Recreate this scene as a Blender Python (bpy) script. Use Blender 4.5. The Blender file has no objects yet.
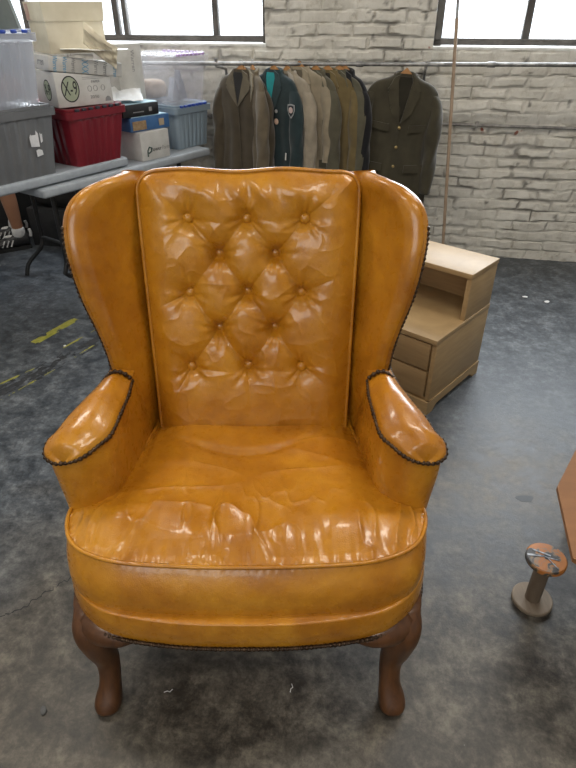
import bpy, bmesh, math, random
import numpy as np
from mathutils import Vector, Matrix
random.seed(4); RS = np.random.RandomState(7)
SC = bpy.context.scene
COL = SC.collection
pi = math.pi
# ------------------------------------------------------------------ helpers
def node_mat(name):
    m = bpy.data.materials.new(name); m.use_nodes = True
    nt = m.node_tree; b = nt.nodes['Principled BSDF']
    return m, nt, b
def N(nt, t, **kw):
    n = nt.nodes.new(t)
    for k, v in kw.items():
        if k.startswith('i_'):
            n.inputs[k[2:].replace('_', ' ')].default_value = v
        else: setattr(n, k, v)
    return n
def ramp(nt, fac, stops):
    r = nt.nodes.new('ShaderNodeValToRGB'); e = r.color_ramp.elements
    while len(e) < len(stops): e.new(0.5)
    for i, (p, c) in enumerate(stops):
        e[i].position = p; e[i].color = (*c, 1) if len(c) == 3 else c
    nt.links.new(fac, r.inputs[0]); return r
def simple(name, c1, c2=None, rough=.5, scale=20, bump=0, bscale=200, metal=0, stretch=(1,1,1), alpha=1, coat=0, spec=.5, detail=4):
    m, nt, b = node_mat(name)
    tc = N(nt, 'ShaderNodeTexCoord'); mp = N(nt, 'ShaderNodeMapping'); mp.inputs['Scale'].default_value = stretch
    nt.links.new(tc.outputs['Object'], mp.inputs[0])
    if c2:
        n = N(nt, 'ShaderNodeTexNoise', i_Scale=scale, i_Detail=detail, i_Roughness=.6)
        nt.links.new(mp.outputs[0], n.inputs['Vector'])
        r = ramp(nt, n.outputs[0], [(.35, c1), (.65, c2)])
        nt.links.new(r.outputs[0], b.inputs['Base Color'])
    else: b.inputs['Base Color'].default_value = (*c1, 1)
    b.inputs['Roughness'].default_value = rough; b.inputs['Metallic'].default_value = metal
    b.inputs['Alpha'].default_value = alpha; b.inputs['Coat Weight'].default_value = coat
    b.inputs['Specular IOR Level'].default_value = spec
    if bump:
        n = N(nt, 'ShaderNodeTexNoise', i_Scale=bscale, i_Detail=3.0)
        nt.links.new(mp.outputs[0], n.inputs['Vector'])
        bp = N(nt, 'ShaderNodeBump', i_Strength=bump, i_Distance=.002)
        nt.links.new(n.outputs[0], bp.inputs['Height']); nt.links.new(bp.outputs[0], b.inputs['Normal'])
    return m
def prop(o, label=None, cat=None, group=None, kind=None):
    if label: o['label'] = label
    if cat: o['category'] = cat
    if group: o['group'] = group
    if kind: o['kind'] = kind
    return o
def thing(name, label, cat, loc=(0,0,0), rz=0, group=None):
    o = bpy.data.objects.new(name, None); COL.objects.link(o); o.empty_display_size = .1
    o.location = loc; o.rotation_euler = (0, 0, rz)
    return prop(o, label, cat, group)
def link(name, me, mat, parent=None, loc=None, rot=None):
    o = bpy.data.objects.new(name, me); COL.objects.link(o)
    if mat is not None: me.materials.append(mat)
    if parent: o.parent = parent
    if loc is not None: o.location = loc
    if rot is not None: o.rotation_euler = rot
    return o
def mk(name, V, Fc, mat, parent=None, smooth=True, loc=None, rot=None, fix=True):
    me = bpy.data.meshes.new(name)
    me.from_pydata([tuple(map(float, v)) for v in V], [], [tuple(map(int, f)) for f in Fc]); me.update()
    if fix:
        bm = bmesh.new(); bm.from_mesh(me); bmesh.ops.remove_doubles(bm, verts=bm.verts, dist=1e-6)
        bmesh.ops.recalc_face_normals(bm, faces=bm.faces); bm.to_mesh(me); bm.free()
    if smooth:
        me.polygons.foreach_set('use_smooth', [True]*len(me.polygons))
        if smooth != True: me.set_sharp_from_angle(angle=math.radians(smooth))
    return link(name, me, mat, parent, loc, rot)
def gridf(ny, nx, cu=False, cv=False, off=0):
    f = []
    for j in range(ny if cv else ny-1):
        for i in range(nx if cu else nx-1):
            a = j*nx+i; b_ = j*nx+(i+1) % nx; c = ((j+1) % ny)*nx+(i+1) % nx; d = ((j+1) % ny)*nx+i
            f.append((a+off, b_+off, c+off, d+off))
    return f
class MB:
    "collects shapes into one mesh"
    def __init__(s): s.V = []; s.F = []
    def add(s, V, F):
        o = len(s.V); s.V += [tuple(map(float, v)) for v in V]; s.F += [tuple(int(i)+o for i in f) for f in F]; return s
    def box(s, c, size, bev=0, rz=0, rot=None, seg=2):
        bm = bmesh.new(); bmesh.ops.create_cube(bm, size=1)
        for v in bm.verts: v.co = Vector((v.co.x*size[0], v.co.y*size[1], v.co.z*size[2]))
        if bev: bmesh.ops.bevel(bm, geom=bm.edges[:], offset=bev, segments=seg, affect='EDGES', profile=.5)
        M = rot if rot is not None else Matrix.Rotation(rz, 3, 'Z')
        bm.verts.ensure_lookup_table()
        V = [Vector(c)+M @ v.co for v in bm.verts]; F = [[v.index for v in f.verts] for f in bm.faces]
        bm.free(); return s.add(V, F)
    def tube(s, P, r, seg=10, caps=True, closed=False):
        P = [Vector(p) for p in P]; n = len(P); V = []; r_ = r if hasattr(r, '__len__') else [r]*n
        prev = None
        for i, p in enumerate(P):
            if closed: t = (P[(i+1) % n]-P[i-1])
            else: t = P[min(i+1, n-1)]-P[max(i-1, 0)]
            t.normalize()
            if prev is None: a = t.orthogonal().normalized()
            else: a = (prev-t*prev.dot(t)); a.normalize()
            prev = a; b_ = t.cross(a)
            for k in range(seg):
                an = 2*pi*k/seg; V.append(p+(a*math.cos(an)+b_*math.sin(an))*r_[i])
        F = gridf(n, seg, True, closed)
        if caps and not closed: F += [tuple(range(seg))[::-1], tuple(range((n-1)*seg, n*seg))]
        return s.add(V, F)
    def lathe(s, prof, c=(0,0,0), seg=32, M=None):
        V = []
        for r, z in prof:
            for k in range(seg):
                p = Vector((r*math.cos(2*pi*k/seg), r*math.sin(2*pi*k/seg), z))
                if M is not None: p = M @ p
                V.append(Vector(c)+p)
        F = gridf(len(prof), seg, True)
        F += [tuple(range(seg))[::-1], tuple(range((len(prof)-1)*seg, len(prof)*seg))]
        return s.add(V, F)
    def sphere(s, c, r, seg=8, rings=6, sc=(1,1,1), M=None):
        V = []
        for j in range(rings+1):
            a = -pi/2+pi*j/rings
            for k in range(seg):
                b_ = 2*pi*k/seg
                p = Vector((r*sc[0]*math.cos(a)*math.cos(b_), r*sc[1]*math.cos(a)*math.sin(b_), r*sc[2]*math.sin(a)))
                if M is not None: p = M @ p
                V.append(Vector(c)+p)
        return s.add(V, gridf(rings+1, seg, True))
    def prism(s, poly, z0, z1, M=None, c=(0,0,0)):
        n = len(poly); V = [(x, y, z0) for x, y in poly]+[(x, y, z1) for x, y in poly]
        if M is not None: V = [Vector(c)+M @ Vector(v) for v in V]
        F = [tuple(range(n))[::-1], tuple(range(n, 2*n))]+[(i, (i+1) % n, n+(i+1) % n, n+i) for i in range(n)]
        return s.add(V, F)
    def build(s, name, mat, parent=None, smooth=40, loc=None, rot=None):
        return mk(name, s.V, s.F, mat, parent, smooth, loc, rot)
def crv(P, n, closed=False):
    "Catmull-Rom resample by arc length"
    P = np.array(P, float); m = len(P); out = []
    segs = m if closed else m-1
    for i in range(segs):
        p0 = P[(i-1) % m] if (closed or i > 0) else 2*P[0]-P[1]
        p1 = P[i]; p2 = P[(i+1) % m]
        p3 = P[(i+2) % m] if (closed or i+2 < m) else 2*P[-1]-P[-2]
        for t in np.linspace(0, 1, 24, endpoint=False):
            out.append(.5*((2*p1)+(-p0+p2)*t+(2*p0-5*p1+4*p2-p3)*t*t+(-p0+3*p1-3*p2+p3)*t**3))
    out.append(P[0] if closed else P[-1]); out = np.array(out)
    d = np.r_[0, np.cumsum(np.linalg.norm(np.diff(out, axis=0), axis=1))]
    s = np.linspace(0, d[-1], n, endpoint=not closed)
    return np.stack([np.interp(s, d, out[:, k]) for k in range(P.shape[1])], 1)
def vnoise(x, y, seed=0):
    x = np.asarray(x, float); y = np.asarray(y, float)
    G = np.random.RandomState(seed).rand(256, 256)
    xi = np.floor(x).astype(int); yi = np.floor(y).astype(int); fx = x-xi; fy = y-yi
    fx = fx*fx*(3-2*fx); fy = fy*fy*(3-2*fy)
    g = lambda a, b_: G[a % 256, b_ % 256]
    return (g(xi, yi)*(1-fx)+g(xi+1, yi)*fx)*(1-fy)+(g(xi, yi+1)*(1-fx)+g(xi+1, yi+1)*fx)*fy
def fbm(x, y, seed=0, o=4):
    r = 0; a = .5; t = 0
    for k in range(o):
        r = r+a*vnoise(x*2**k, y*2**k, seed+k); t += a; a *= .5
    return r/t
def ridge(x, y, seed=0, w=.12):
    n = fbm(x, y, seed, 2); return np.exp(-np.abs(n-.5)/w)
FONT_CACHE = {}
def text_geo(txt, size, ext=.0004):
    cu = bpy.data.curves.new('lettering', 'FONT'); cu.body = txt; cu.size = size; cu.extrude = ext
    cu.align_x = 'CENTER'; cu.align_y = 'CENTER'; cu.resolution_u = 3
    o = bpy.data.objects.new('lettering', cu); COL.objects.link(o)
    dg = bpy.context.evaluated_depsgraph_get(); me = bpy.data.meshes.new_from_object(o.evaluated_get(dg))
    bpy.data.objects.remove(o); bpy.data.curves.remove(cu)
    V = [v.co.copy() for v in me.vertices]; F = [tuple(p.vertices) for p in me.polygons]
    bpy.data.meshes.remove(me); return V, F
def text_on(mb, txt, size, c, M, sx=1, sy=1):
    V, F = text_geo(txt, size); mb.add([Vector(c)+M @ Vector((v.x*sx, v.y*sy, v.z)) for v in V], F)

# ------------------------------------------------------------------ camera
cam = bpy.data.cameras.new('camera'); cam.sensor_fit = 'VERTICAL'; cam.sensor_height = 36; cam.lens = 580/768*36
co = bpy.data.objects.new('camera', cam); COL.objects.link(co); SC.camera = co
co.location = (0, 0, 1.4); co.rotation_euler = (math.radians(90-33), 0, 0); cam.clip_start = .02

# ------------------------------------------------------------------ materials
def leather_mat():
    m, nt, b = node_mat('saffron_leather'); L = nt.links
    tc = N(nt, 'ShaderNodeTexCoord')
    n1 = N(nt, 'ShaderNodeTexNoise', i_Scale=5.0, i_Detail=5.0, i_Roughness=.6, i_Distortion=.6)
    n2 = N(nt, 'ShaderNodeTexNoise', i_Scale=26.0, i_Detail=4.0, i_Roughness=.65)
    n3 = N(nt, 'ShaderNodeTexVoronoi', i_Scale=420.0); n4 = N(nt, 'ShaderNodeTexNoise', i_Scale=60.0, i_Detail=4.0)
    for n in (n1, n2, n3, n4): L.new(tc.outputs['Object'], n.inputs['Vector'])
    r1 = ramp(nt, n1.outputs[0], [(.3, (.33, .118, .006)), (.5, (.45, .182, .010)), (.75, (.57, .262, .020))])
    r2 = ramp(nt, n2.outputs[0], [(.3, (.72, .62, .5)), (.55, (1, 1, 1))])
    mx = N(nt, 'ShaderNodeMix', data_type='RGBA', blend_type='MULTIPLY'); mx.inputs[0].default_value = .55
    L.new(r1.outputs[0], mx.inputs[6]); L.new(r2.outputs[0], mx.inputs[7]); L.new(mx.outputs[2], b.inputs['Base Color'])
    rr = ramp(nt, n4.outputs[0], [(.3, (.24,)*3), (.7, (.36,)*3)]); L.new(rr.outputs[0], b.inputs['Roughness'])
    b.inputs['Coat Weight'].default_value = .32; b.inputs['Coat Roughness'].default_value = .10
    b.inputs['Specular IOR Level'].default_value = .42
    ad = N(nt, 'ShaderNodeMath', operation='ADD'); L.new(n3.outputs['Distance'], ad.inputs[0])
    ml = N(nt, 'ShaderNodeMath', operation='MULTIPLY'); ml.inputs[1].default_value = 2.5; L.new(n4.outputs[0], ml.inputs[0]); L.new(ml.outputs[0], ad.inputs[1])
    bp = N(nt, 'ShaderNodeBump', i_Strength=.16, i_Distance=.0016); L.new(ad.outputs[0], bp.inputs['Height'])
    L.new(bp.outputs[0], b.inputs['Normal']); return m
LEATHER = leather_mat()
def wood_mat(name, c1, c2, rough=.35, sc=(1,1,8), scale=9, coat=.2):
    m, nt, b = node_mat(name); L = nt.links
    tc = N(nt, 'ShaderNodeTexCoord'); mp = N(nt, 'ShaderNodeMapping'); mp.inputs['Scale'].default_value = sc
    n1 = N(nt, 'ShaderNodeTexNoise', i_Scale=scale, i_Detail=6.0, i_Roughness=.65, i_Distortion=.5)
    L.new(tc.outputs['Object'], mp.inputs[0]); L.new(mp.outputs[0], n1.inputs['Vector'])
    r = ramp(nt, n1.outputs[0], [(.3, c1), (.7, c2)]); L.new(r.outputs[0], b.inputs['Base Color'])
    b.inputs['Roughness'].default_value = rough; b.inputs['Coat Weight'].default_value = coat; b.inputs['Coat Roughness'].default_value = .2
    bp = N(nt, 'ShaderNodeBump', i_Strength=.06, i_Distance=.001); L.new(n1.outputs[0], bp.inputs['Height']); L.new(bp.outputs[0], b.inputs['Normal'])
    return m
M_leg = wood_mat('stained_walnut', (.045, .016, .005), (.125, .050, .016), .36, (6, 6, 1), 8, .15)
M_nail = simple('dark_bronze', (.035, .02, .012), (.09, .055, .03), .38, 90, metal=.7)
M_cab = wood_mat('blond_wood', (.30, .20, .095), (.40, .275, .135), .48, (1.2, 1.2, 9), 6, .0)
M_cabd = wood_mat('blond_wood_front', (.25, .16, .075), (.36, .245, .12), .4, (1, 1, 10), 6, .1)
M_brown = wood_mat('brown_wood', (.17, .070, .020), (.22, .095, .028), .8, (1, 5, 1), 10, 0)
M_dowel = wood_mat('grey_wood', (.10, .07, .045), (.17, .125, .085), .7, (4, 4, 1), 8, 0)
M_spool = wood_mat('raw_plywood', (.19, .145, .10), (.27, .21, .15), .7, (6, 1, 1), 10, 0)
M_steelframe = simple('window_steel', (.055, .05, .045), (.10, .09, .08), .6, 14)
M_pipe = simple('galvanised_pipe', (.14, .14, .14), (.34, .34, .33), .4, 18, metal=.5)
M_table = simple('grey_table_plastic', (.30, .33, .36), (.36, .39, .42), .5, 30, bump=.2, bscale=300)
M_black = simple('black_metal', (.012, .012, .013), (.02, .02, .02), .45, 10)
M_hanger = wood_mat('hanger_wood', (.33, .15, .05), (.46, .24, .09), .4, (1, 6, 1), 10, .2)

# ------------------------------------------------------------------ room, in a frame turned with the wall
TH = math.radians(-10.6); ROOM = (0, 3.98, 0)
dW = Vector((math.cos(TH), math.sin(TH), 0)); nW = Vector((math.sin(TH), -math.cos(TH), 0))   # along the wall, into the room
def wp(s, o, z): return Vector(ROOM)+dW*s+nW*o+Vector((0, 0, z))
RW = dict(loc=ROOM, rot=(0, 0, TH))        # local: x along wall, y = -(into room)
def brick_mat():
    m, nt, b = node_mat('whitewashed_brick'); L = nt.links
    tc = N(nt, 'ShaderNodeTexCoord')
    n1 = N(nt, 'ShaderNodeTexNoise', i_Scale=3.0, i_Detail=6.0, i_Roughness=.65); n2 = N(nt, 'ShaderNodeTexNoise', i_Scale=16.0, i_Detail=7.0, i_Roughness=.75)
    n3 = N(nt, 'ShaderNodeTexNoise', i_Scale=7.0, i_Detail=3.0, i_Roughness=.5)
    at = N(nt, 'ShaderNodeAttribute', attribute_name='joint')
    for n in (n1, n2, n3): L.new(tc.outputs['Object'], n.inputs['Vector'])
    r1 = ramp(nt, n1.outputs[0], [(.3, (.46, .44, .385)), (.6, (.62, .60, .545))])
    r2 = ramp(nt, n2.outputs[0], [(.34, (.74, .71, .66)), (.46, (1, 1, 1))])
    mx = N(nt, 'ShaderNodeMix', data_type='RGBA', blend_type='MULTIPLY'); mx.inputs[0].default_value = .8
    L.new(r1.outputs[0], mx.inputs[6]); L.new(r2.outputs[0], mx.inputs[7])
    r3 = ramp(nt, n3.outputs[0], [(.705, (0, 0, 0)), (.73, (1, 1, 1))])
    mz = N(nt, 'ShaderNodeMix', data_type='RGBA'); L.new(r3.outputs[0], mz.inputs[0]); L.new(mx.outputs[2], mz.inputs[6]); mz.inputs[7].default_value = (.26, .085, .05, 1)
    mj = N(nt, 'ShaderNodeMix', data_type='RGBA'); jm = N(nt, 'ShaderNodeMath', operation='MULTIPLY'); jm.inputs[1].default_value = 1.0
    L.new(at.outputs['Fac'], jm.inputs[0]); L.new(jm.outputs[0], mj.inputs[0]); L.new(mz.outputs[2], mj.inputs[6]); mj.inputs[7].default_value = (.085, .08, .07, 1)
    L.new(mj.outputs[2], b.inputs['Base Color']); b.inputs['Roughness'].default_value = .75
    bp = N(nt, 'ShaderNodeBump', i_Strength=.6, i_Distance=.004); L.new(n2.outputs[0], bp.inputs['Height']); L.new(bp.outputs[0], b.inputs['Normal'])
    return m
M_brick = brick_mat()
def brick_panel(x0, x1, z0, z1, yoff, step=.0085, seed=3):
    "relief heightfield of painted bricks; returns V,F,joint"
    nx = max(2, int((x1-x0)/step)); nz = max(2, int((z1-z0)/step))
    X, Z = np.meshgrid(np.linspace(x0, x1, nx), np.linspace(z0, z1, nz))
    Zw = Z+.016*(fbm(X*2.2, Z*2.2, 11)-.5)+.026*(fbm(X*9, Z*9, 12)-.5); Xw = X+.05*(fbm(X*8, Z*8, 13)-.5)
    H, Wd = .063, .20
    row = np.floor(Zw/H); fz = Zw/H-row
    xs = Xw/Wd+(row % 2)*.5+.11*np.sin(row*12.9898); colm = np.floor(xs); fx = xs-colm
    dz = np.minimum(fz, 1-fz)*H; dx = np.minimum(fx, 1-fx)*Wd; d = np.minimum(dz, dx)
    wj = .0045+.011*np.clip(fbm(X*5, Z*5, 21)-.40, 0, 1)*2
    e = np.clip((d-wj*.4)/(wj*1.5), 0, 1); e = e*e*(3-2*e)
    fill = np.clip((fbm(X*7+5, Z*11, 81)-.38)*5, 0, 1); e = 1-(1-e)*(.25+.75*fill)
    rnd = np.sin(row*127.1+colm*311.7)*43758.5453; rnd = rnd-np.floor(rnd)
    deep = .5+.9*fbm(X*3, Z*3, 31)
    h = e*.011*deep+(rnd-.5)*.010*e+.014*(fbm(X*20, Z*20, 41)-.5)+.012*(fbm(X*6, Z*6, 51)-.5)
    V = np.stack([X, yoff-h, Z], -1).reshape(-1, 3)
    joint_tone = np.clip((fbm(X*2.7, Z*2.7, 61)-.47)*5, 0, 1)  # patchy noise that sets how dark the joints are coloured
    j = (1-e)*(.12+.6*joint_tone)
    chip = np.clip((fbm(X*14, Z*14, 71)-.74)*14, 0, 1); j = np.clip(np.maximum(j, chip*.8), 0, 1)
    return V, nx, nz, j.reshape(-1)
def brick_wall(name, panels, boxes):
    mb = MB(); J = []
    for a in panels:
        V, nx, nz, j = brick_panel(*a); mb.add(V, gridf(nz, nx)); J.append(j)
    me = bpy.data.meshes.new(name); n0 = len(mb.V)
    for c, s in boxes: mb.box(c, s)
    me.from_pydata(mb.V, [], mb.F); at = me.attributes.new('joint', 'FLOAT', 'POINT')
    jj = np.zeros(len(mb.V), np.float32); jj[:n0] = np.concatenate(J); at.data.foreach_set('value', jj)
    me.polygons.foreach_set('use_smooth', [i < 0 for i in range(len(me.polygons))]); me.update()
    o = link(name, me, M_brick, None, ROOM, (0, 0, TH)); o['kind'] = 'structure'; return o
XL, XR, YF, CEIL = -3.4, 4.2, -7.2, 3.7     # room limits in the wall frame
S0, S1 = -.125, .84                        # pilaster
SL, SR = 1.205, 1.20                        # sills
WT = 2.7                                   # window head
wb = brick_wall('wall_back',
    [(-2.3, S0+.004, 0, SL, 0.0), (S1-.004, 2.7, 0, SR, 0.0), (S0, S1, 0, 2.0, -.05)],
    [((( XL-2.3)/2, .12, CEIL/2), (abs(XL+2.3), .24, CEIL)), (((XR+2.7)/2, .12, CEIL/2), (XR-2.7, .24, CEIL)),
     (((S0-2.3)/2, .125, SL/2), (S0+2.3, .235, SL-.004)), (((S1+2.7)/2, .125, SR/2), (2.7-S1, .235, SR-.004)),
     (((S0+S1)/2, .095, 1.0), (S1-S0-.004, .28, 2.0)), (((S0+S1)/2, .095, (CEIL+2.0)/2), (S1-S0-.004, .28, CEIL-2.0)),
     (((S0-2.3)/2, .12, (WT+CEIL)/2), (S0+2.3, .24, CEIL-WT)), (((S1+2.7)/2, .12, (WT+CEIL)/2), (2.7-S1, .24, CEIL-WT))])
M_sill = simple('painted_sill', (.5, .49, .46), (.68, .67, .64), .6, 12, bump=.5, bscale=40)
for nm, a, b_, z in (('trim_1', -2.3, S0, SL), ('trim_2', S1, 2.7, SR)):
    mb = MB().box(((a+b_)/2, .10, z+.004), (b_-a, .20, .018), .005)
    prop(mb.build(nm, M_sill, **RW), kind='structure')
M_glass, nt, b = node_mat('window_glass'); b.inputs['Base Color'].default_value = (1, 1, 1, 1); b.inputs['Alpha'].default_value = .08; b.inputs['Roughness'].default_value = .05
def window(nm, a, b_, z0, z1, mull, zb=(2.0,)):
    y = .10; t = .042; mb = MB()
    mb.box(((a+b_)/2, y, z0+.022), (b_-a, .05, .034), .004); mb.box(((a+b_)/2, y, z1-.02), (b_-a, .05, .04), .004)
    for x in (a+t/2, b_-t/2): mb.box((x, y, (z0+z1)/2), (t, .05, z1-z0), .004)
    for x, w in mull: mb.box((x, y, (z0+z1)/2), (w, .045, z1-z0-.01), .004)
    for z in zb: mb.box(((a+b_)/2, y, z), (b_-a-.01, .04, .03), .004)
    w = mb.build(nm, M_steelframe, **RW); w['kind'] = 'structure'
    g = MB().box(((a+b_)/2, y+.004, (z0+z1)/2), (b_-a-.02, .004, z1-z0-.02)).build('pane', M_glass, w)
    return w
window('window_1', -2.3, S0-.002, SL+.012, WT, [(-1.105, .034), (-1.045, .03), (-.463, .034), (-1.72, .034)])
window('window_2', S1+.005, 2.7, SR+.012, WT, [(1.348, .04), (1.86, .035), (2.3, .03)])
M_plain = simple('white_plaster', (.42, .41, .39), (.5, .49, .47), .8, 3)
M_ceil = simple('ceiling_boards', (.30, .29, .27), (.38, .37, .35), .8, 3)
def slab(nm, c, s, m): return prop(MB().box(c, s).build(nm, m, smooth=0, **RW), kind='structure')
slab('wall_left', (XL-.1, YF/2, CEIL/2), (.2, -YF, CEIL), M_plain)
slab('wall_right', (XR+.1, YF/2, CEIL/2), (.2, -YF, CEIL), M_plain)
slab('ceiling', ((XL+XR)/2, YF/2, CEIL+.05), (XR-XL+.4, -YF+.5, .1), M_ceil)
# front wall, its unseen high window added behind the camera for front fill
OW = 1.3
slab('wall_front', ((XL-OW)/2, YF-.1, CEIL/2), (-OW-XL, .2, CEIL), M_plain)
slab('wall_front_side', ((XR+OW)/2, YF-.1, CEIL/2), (XR-OW, .2, CEIL), M_plain)
slab('wall_front_lintel', (0, YF-.1, (CEIL+3.3)/2), (2*OW, .2, CEIL-3.3), M_plain)
slab('wall_front_low', (0, YF-.1, 1.0), (2*OW, .2, 2.0), M_plain)

def floor_mat():
    m, nt, b = node_mat('stained_concrete'); L = nt.links
    tc = N(nt, 'ShaderNodeTexCoord')
    def nz(s, d=6, r=.6, dist=0):
        n = N(nt, 'ShaderNodeTexNoise', i_Scale=s, i_Detail=float(d), i_Roughness=r, i_Distortion=float(dist)); L.new(tc.outputs['Object'], n.inputs['Vector']); return n
    big = nz(1.1, 4, .55, .6); med = nz(11.0, 10, .78, .2); fine = nz(38, 8, .75); sp = nz(90, 3, .6); br = nz(.55, 3)
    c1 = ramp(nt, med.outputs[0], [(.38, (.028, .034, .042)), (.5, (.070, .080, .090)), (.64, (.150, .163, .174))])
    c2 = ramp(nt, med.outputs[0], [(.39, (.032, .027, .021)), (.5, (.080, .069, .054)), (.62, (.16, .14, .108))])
    vd = N(nt, 'ShaderNodeVectorMath', operation='DISTANCE'); L.new(tc.outputs['Object'], vd.inputs[0]); vd.inputs[1].default_value = (.9, -3.55, .05)  # brown zone before the chair; warm and cool light mixed into the floor colour
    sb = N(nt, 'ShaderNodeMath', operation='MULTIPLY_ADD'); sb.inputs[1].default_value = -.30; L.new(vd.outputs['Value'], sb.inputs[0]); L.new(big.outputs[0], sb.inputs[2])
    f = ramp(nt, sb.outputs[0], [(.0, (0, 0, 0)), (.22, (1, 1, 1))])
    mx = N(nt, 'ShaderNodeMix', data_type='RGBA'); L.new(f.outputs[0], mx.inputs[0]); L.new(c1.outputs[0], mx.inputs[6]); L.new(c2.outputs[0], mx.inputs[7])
    g = ramp(nt, fine.outputs[0], [(.38, (.5, .5, .5)), (.58, (1.1, 1.1, 1.1))])
    m2 = N(nt, 'ShaderNodeMix', data_type='RGBA', blend_type='MULTIPLY'); m2.inputs[0].default_value = .8
    L.new(mx.outputs[2], m2.inputs[6]); L.new(g.outputs[0], m2.inputs[7])
    # dark oily stains and rare pale specks
    st = ramp(nt, nz(2.3, 5, .6, 1.2).outputs[0], [(.33, (.66, .66, .67)), (.42, (1, 1, 1))])
    m3 = N(nt, 'ShaderNodeMix', data_type='RGBA', blend_type='MULTIPLY'); m3.inputs[0].default_value = .8
    L.new(m2.outputs[2], m3.inputs[6]); L.new(st.outputs[0], m3.inputs[7])
    ss = ramp(nt, sp.outputs[0], [(.76, (0, 0, 0)), (.79, (1, 1, 1))])
    m4 = N(nt, 'ShaderNodeMix', data_type='RGBA'); L.new(ss.outputs[0], m4.inputs[0]); L.new(m3.outputs[2], m4.inputs[6]); m4.inputs[7].default_value = (.32, .33, .32, 1)
    # a few cracks
    vo = N(nt, 'ShaderNodeTexVoronoi', feature='DISTANCE_TO_EDGE', i_Scale=.75)
    mv = N(nt, 'ShaderNodeMixRGB'); mv.inputs[0].default_value = .12; L.new(tc.outputs['Object'], mv.inputs[1]); L.new(nz(5, 5).outputs['Color'], mv.inputs[2]); L.new(mv.outputs[0], vo.inputs['Vector'])
    cr = ramp(nt, vo.outputs['Distance'], [(.0, (.8, .8, .8)), (.003, (1, 1, 1))])
    m5 = N(nt, 'ShaderNodeMix', data_type='RGBA', blend_type='MULTIPLY'); m5.inputs[0].default_value = 1
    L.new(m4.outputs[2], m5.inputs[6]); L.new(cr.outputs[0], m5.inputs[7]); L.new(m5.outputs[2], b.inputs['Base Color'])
    ro = ramp(nt, med.outputs[0], [(.3, (.34,)*3), (.7, (.58,)*3)]); L.new(ro.outputs[0], b.inputs['Roughness'])
    bp = N(nt, 'ShaderNodeBump', i_Strength=.35, i_Distance=.003); L.new(fine.outputs[0], bp.inputs['Height']); L.new(bp.outputs[0], b.inputs['Normal'])
    return m
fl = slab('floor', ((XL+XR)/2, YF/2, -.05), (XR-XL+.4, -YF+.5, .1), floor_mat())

def crack(nm, pts, seed):
    P = crv(pts, 60); rr = random.Random(seed); P = P+np.array([[rr.gauss(0, .0035), rr.gauss(0, .0035)] for _ in P]); d = np.gradient(P, axis=0); q = np.stack([-d[:, 1], d[:, 0]], 1); q /= np.linalg.norm(q, axis=1)[:, None]
    w = np.array([.0008+.0012*rr.random() for _ in P])[:, None]; A = P+q*w; B = P-q*w
    V = [(x, y, .0006) for x, y in A]+[(x, y, .0006) for x, y in B]
    o = mk(nm, V, [(i, i+1, 61+i, 60+i) for i in range(59)], simple('crack_dirt', (.012, .013, .014), None, .8), None, False); o['kind'] = 'structure'
crack('trim_3', [(-.80, .98), (-.73, 1.02), (-.66, 1.10), (-.60, 1.13), (-.52, 1.20)], 3)
crack('trim_4', [(-.95, .90), (-.86, .94), (-.80, .98)], 5)

# ------------------------------------------------------------------ the wing chair
CH = thing('wing_chair', 'glossy saffron-orange leather wing chair with button-tufted back and cabriole legs', 'armchair', (-.09, 1.0, 0))
def cv(P): P = np.array(P, float).reshape(-1, 3).copy(); P[:, 1] -= 1.0; return P
def cp(name, V, F, mat=None, parent=CH, smooth=True): return mk(name, cv(V), F, mat or LEATHER, parent, smooth)
def half(P):   # mirror an outline that starts at back centre and ends at front centre on the left (l<0 given positive)
    P = np.array(P, float); Q = P[::-1].copy(); Q[:, 0] *= -1
    return np.vstack([P, Q[1:-1]]) if abs(P[-1][0]) < 1e-6 else np.vstack([P, Q])
def nails(name, path, r=.0058, gap=.0098, parent=CH, out=None):
    P = crv(path, 400); L = np.linalg.norm(np.diff(P, axis=0), axis=1).sum(); n = int(L/gap); P = crv(path, n)
    mb = MB()
    for i, p in enumerate(P):
        mb.sphere((p[0], p[1]-1.0, p[2]), r*(1+.1*math.sin(i*7.3)), 8, 4)
    mb.tube([(p[0], p[1]-1.0, p[2]) for p in P], .0036, 6)
    return mb.build(name, M_nail, parent, True)
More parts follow.
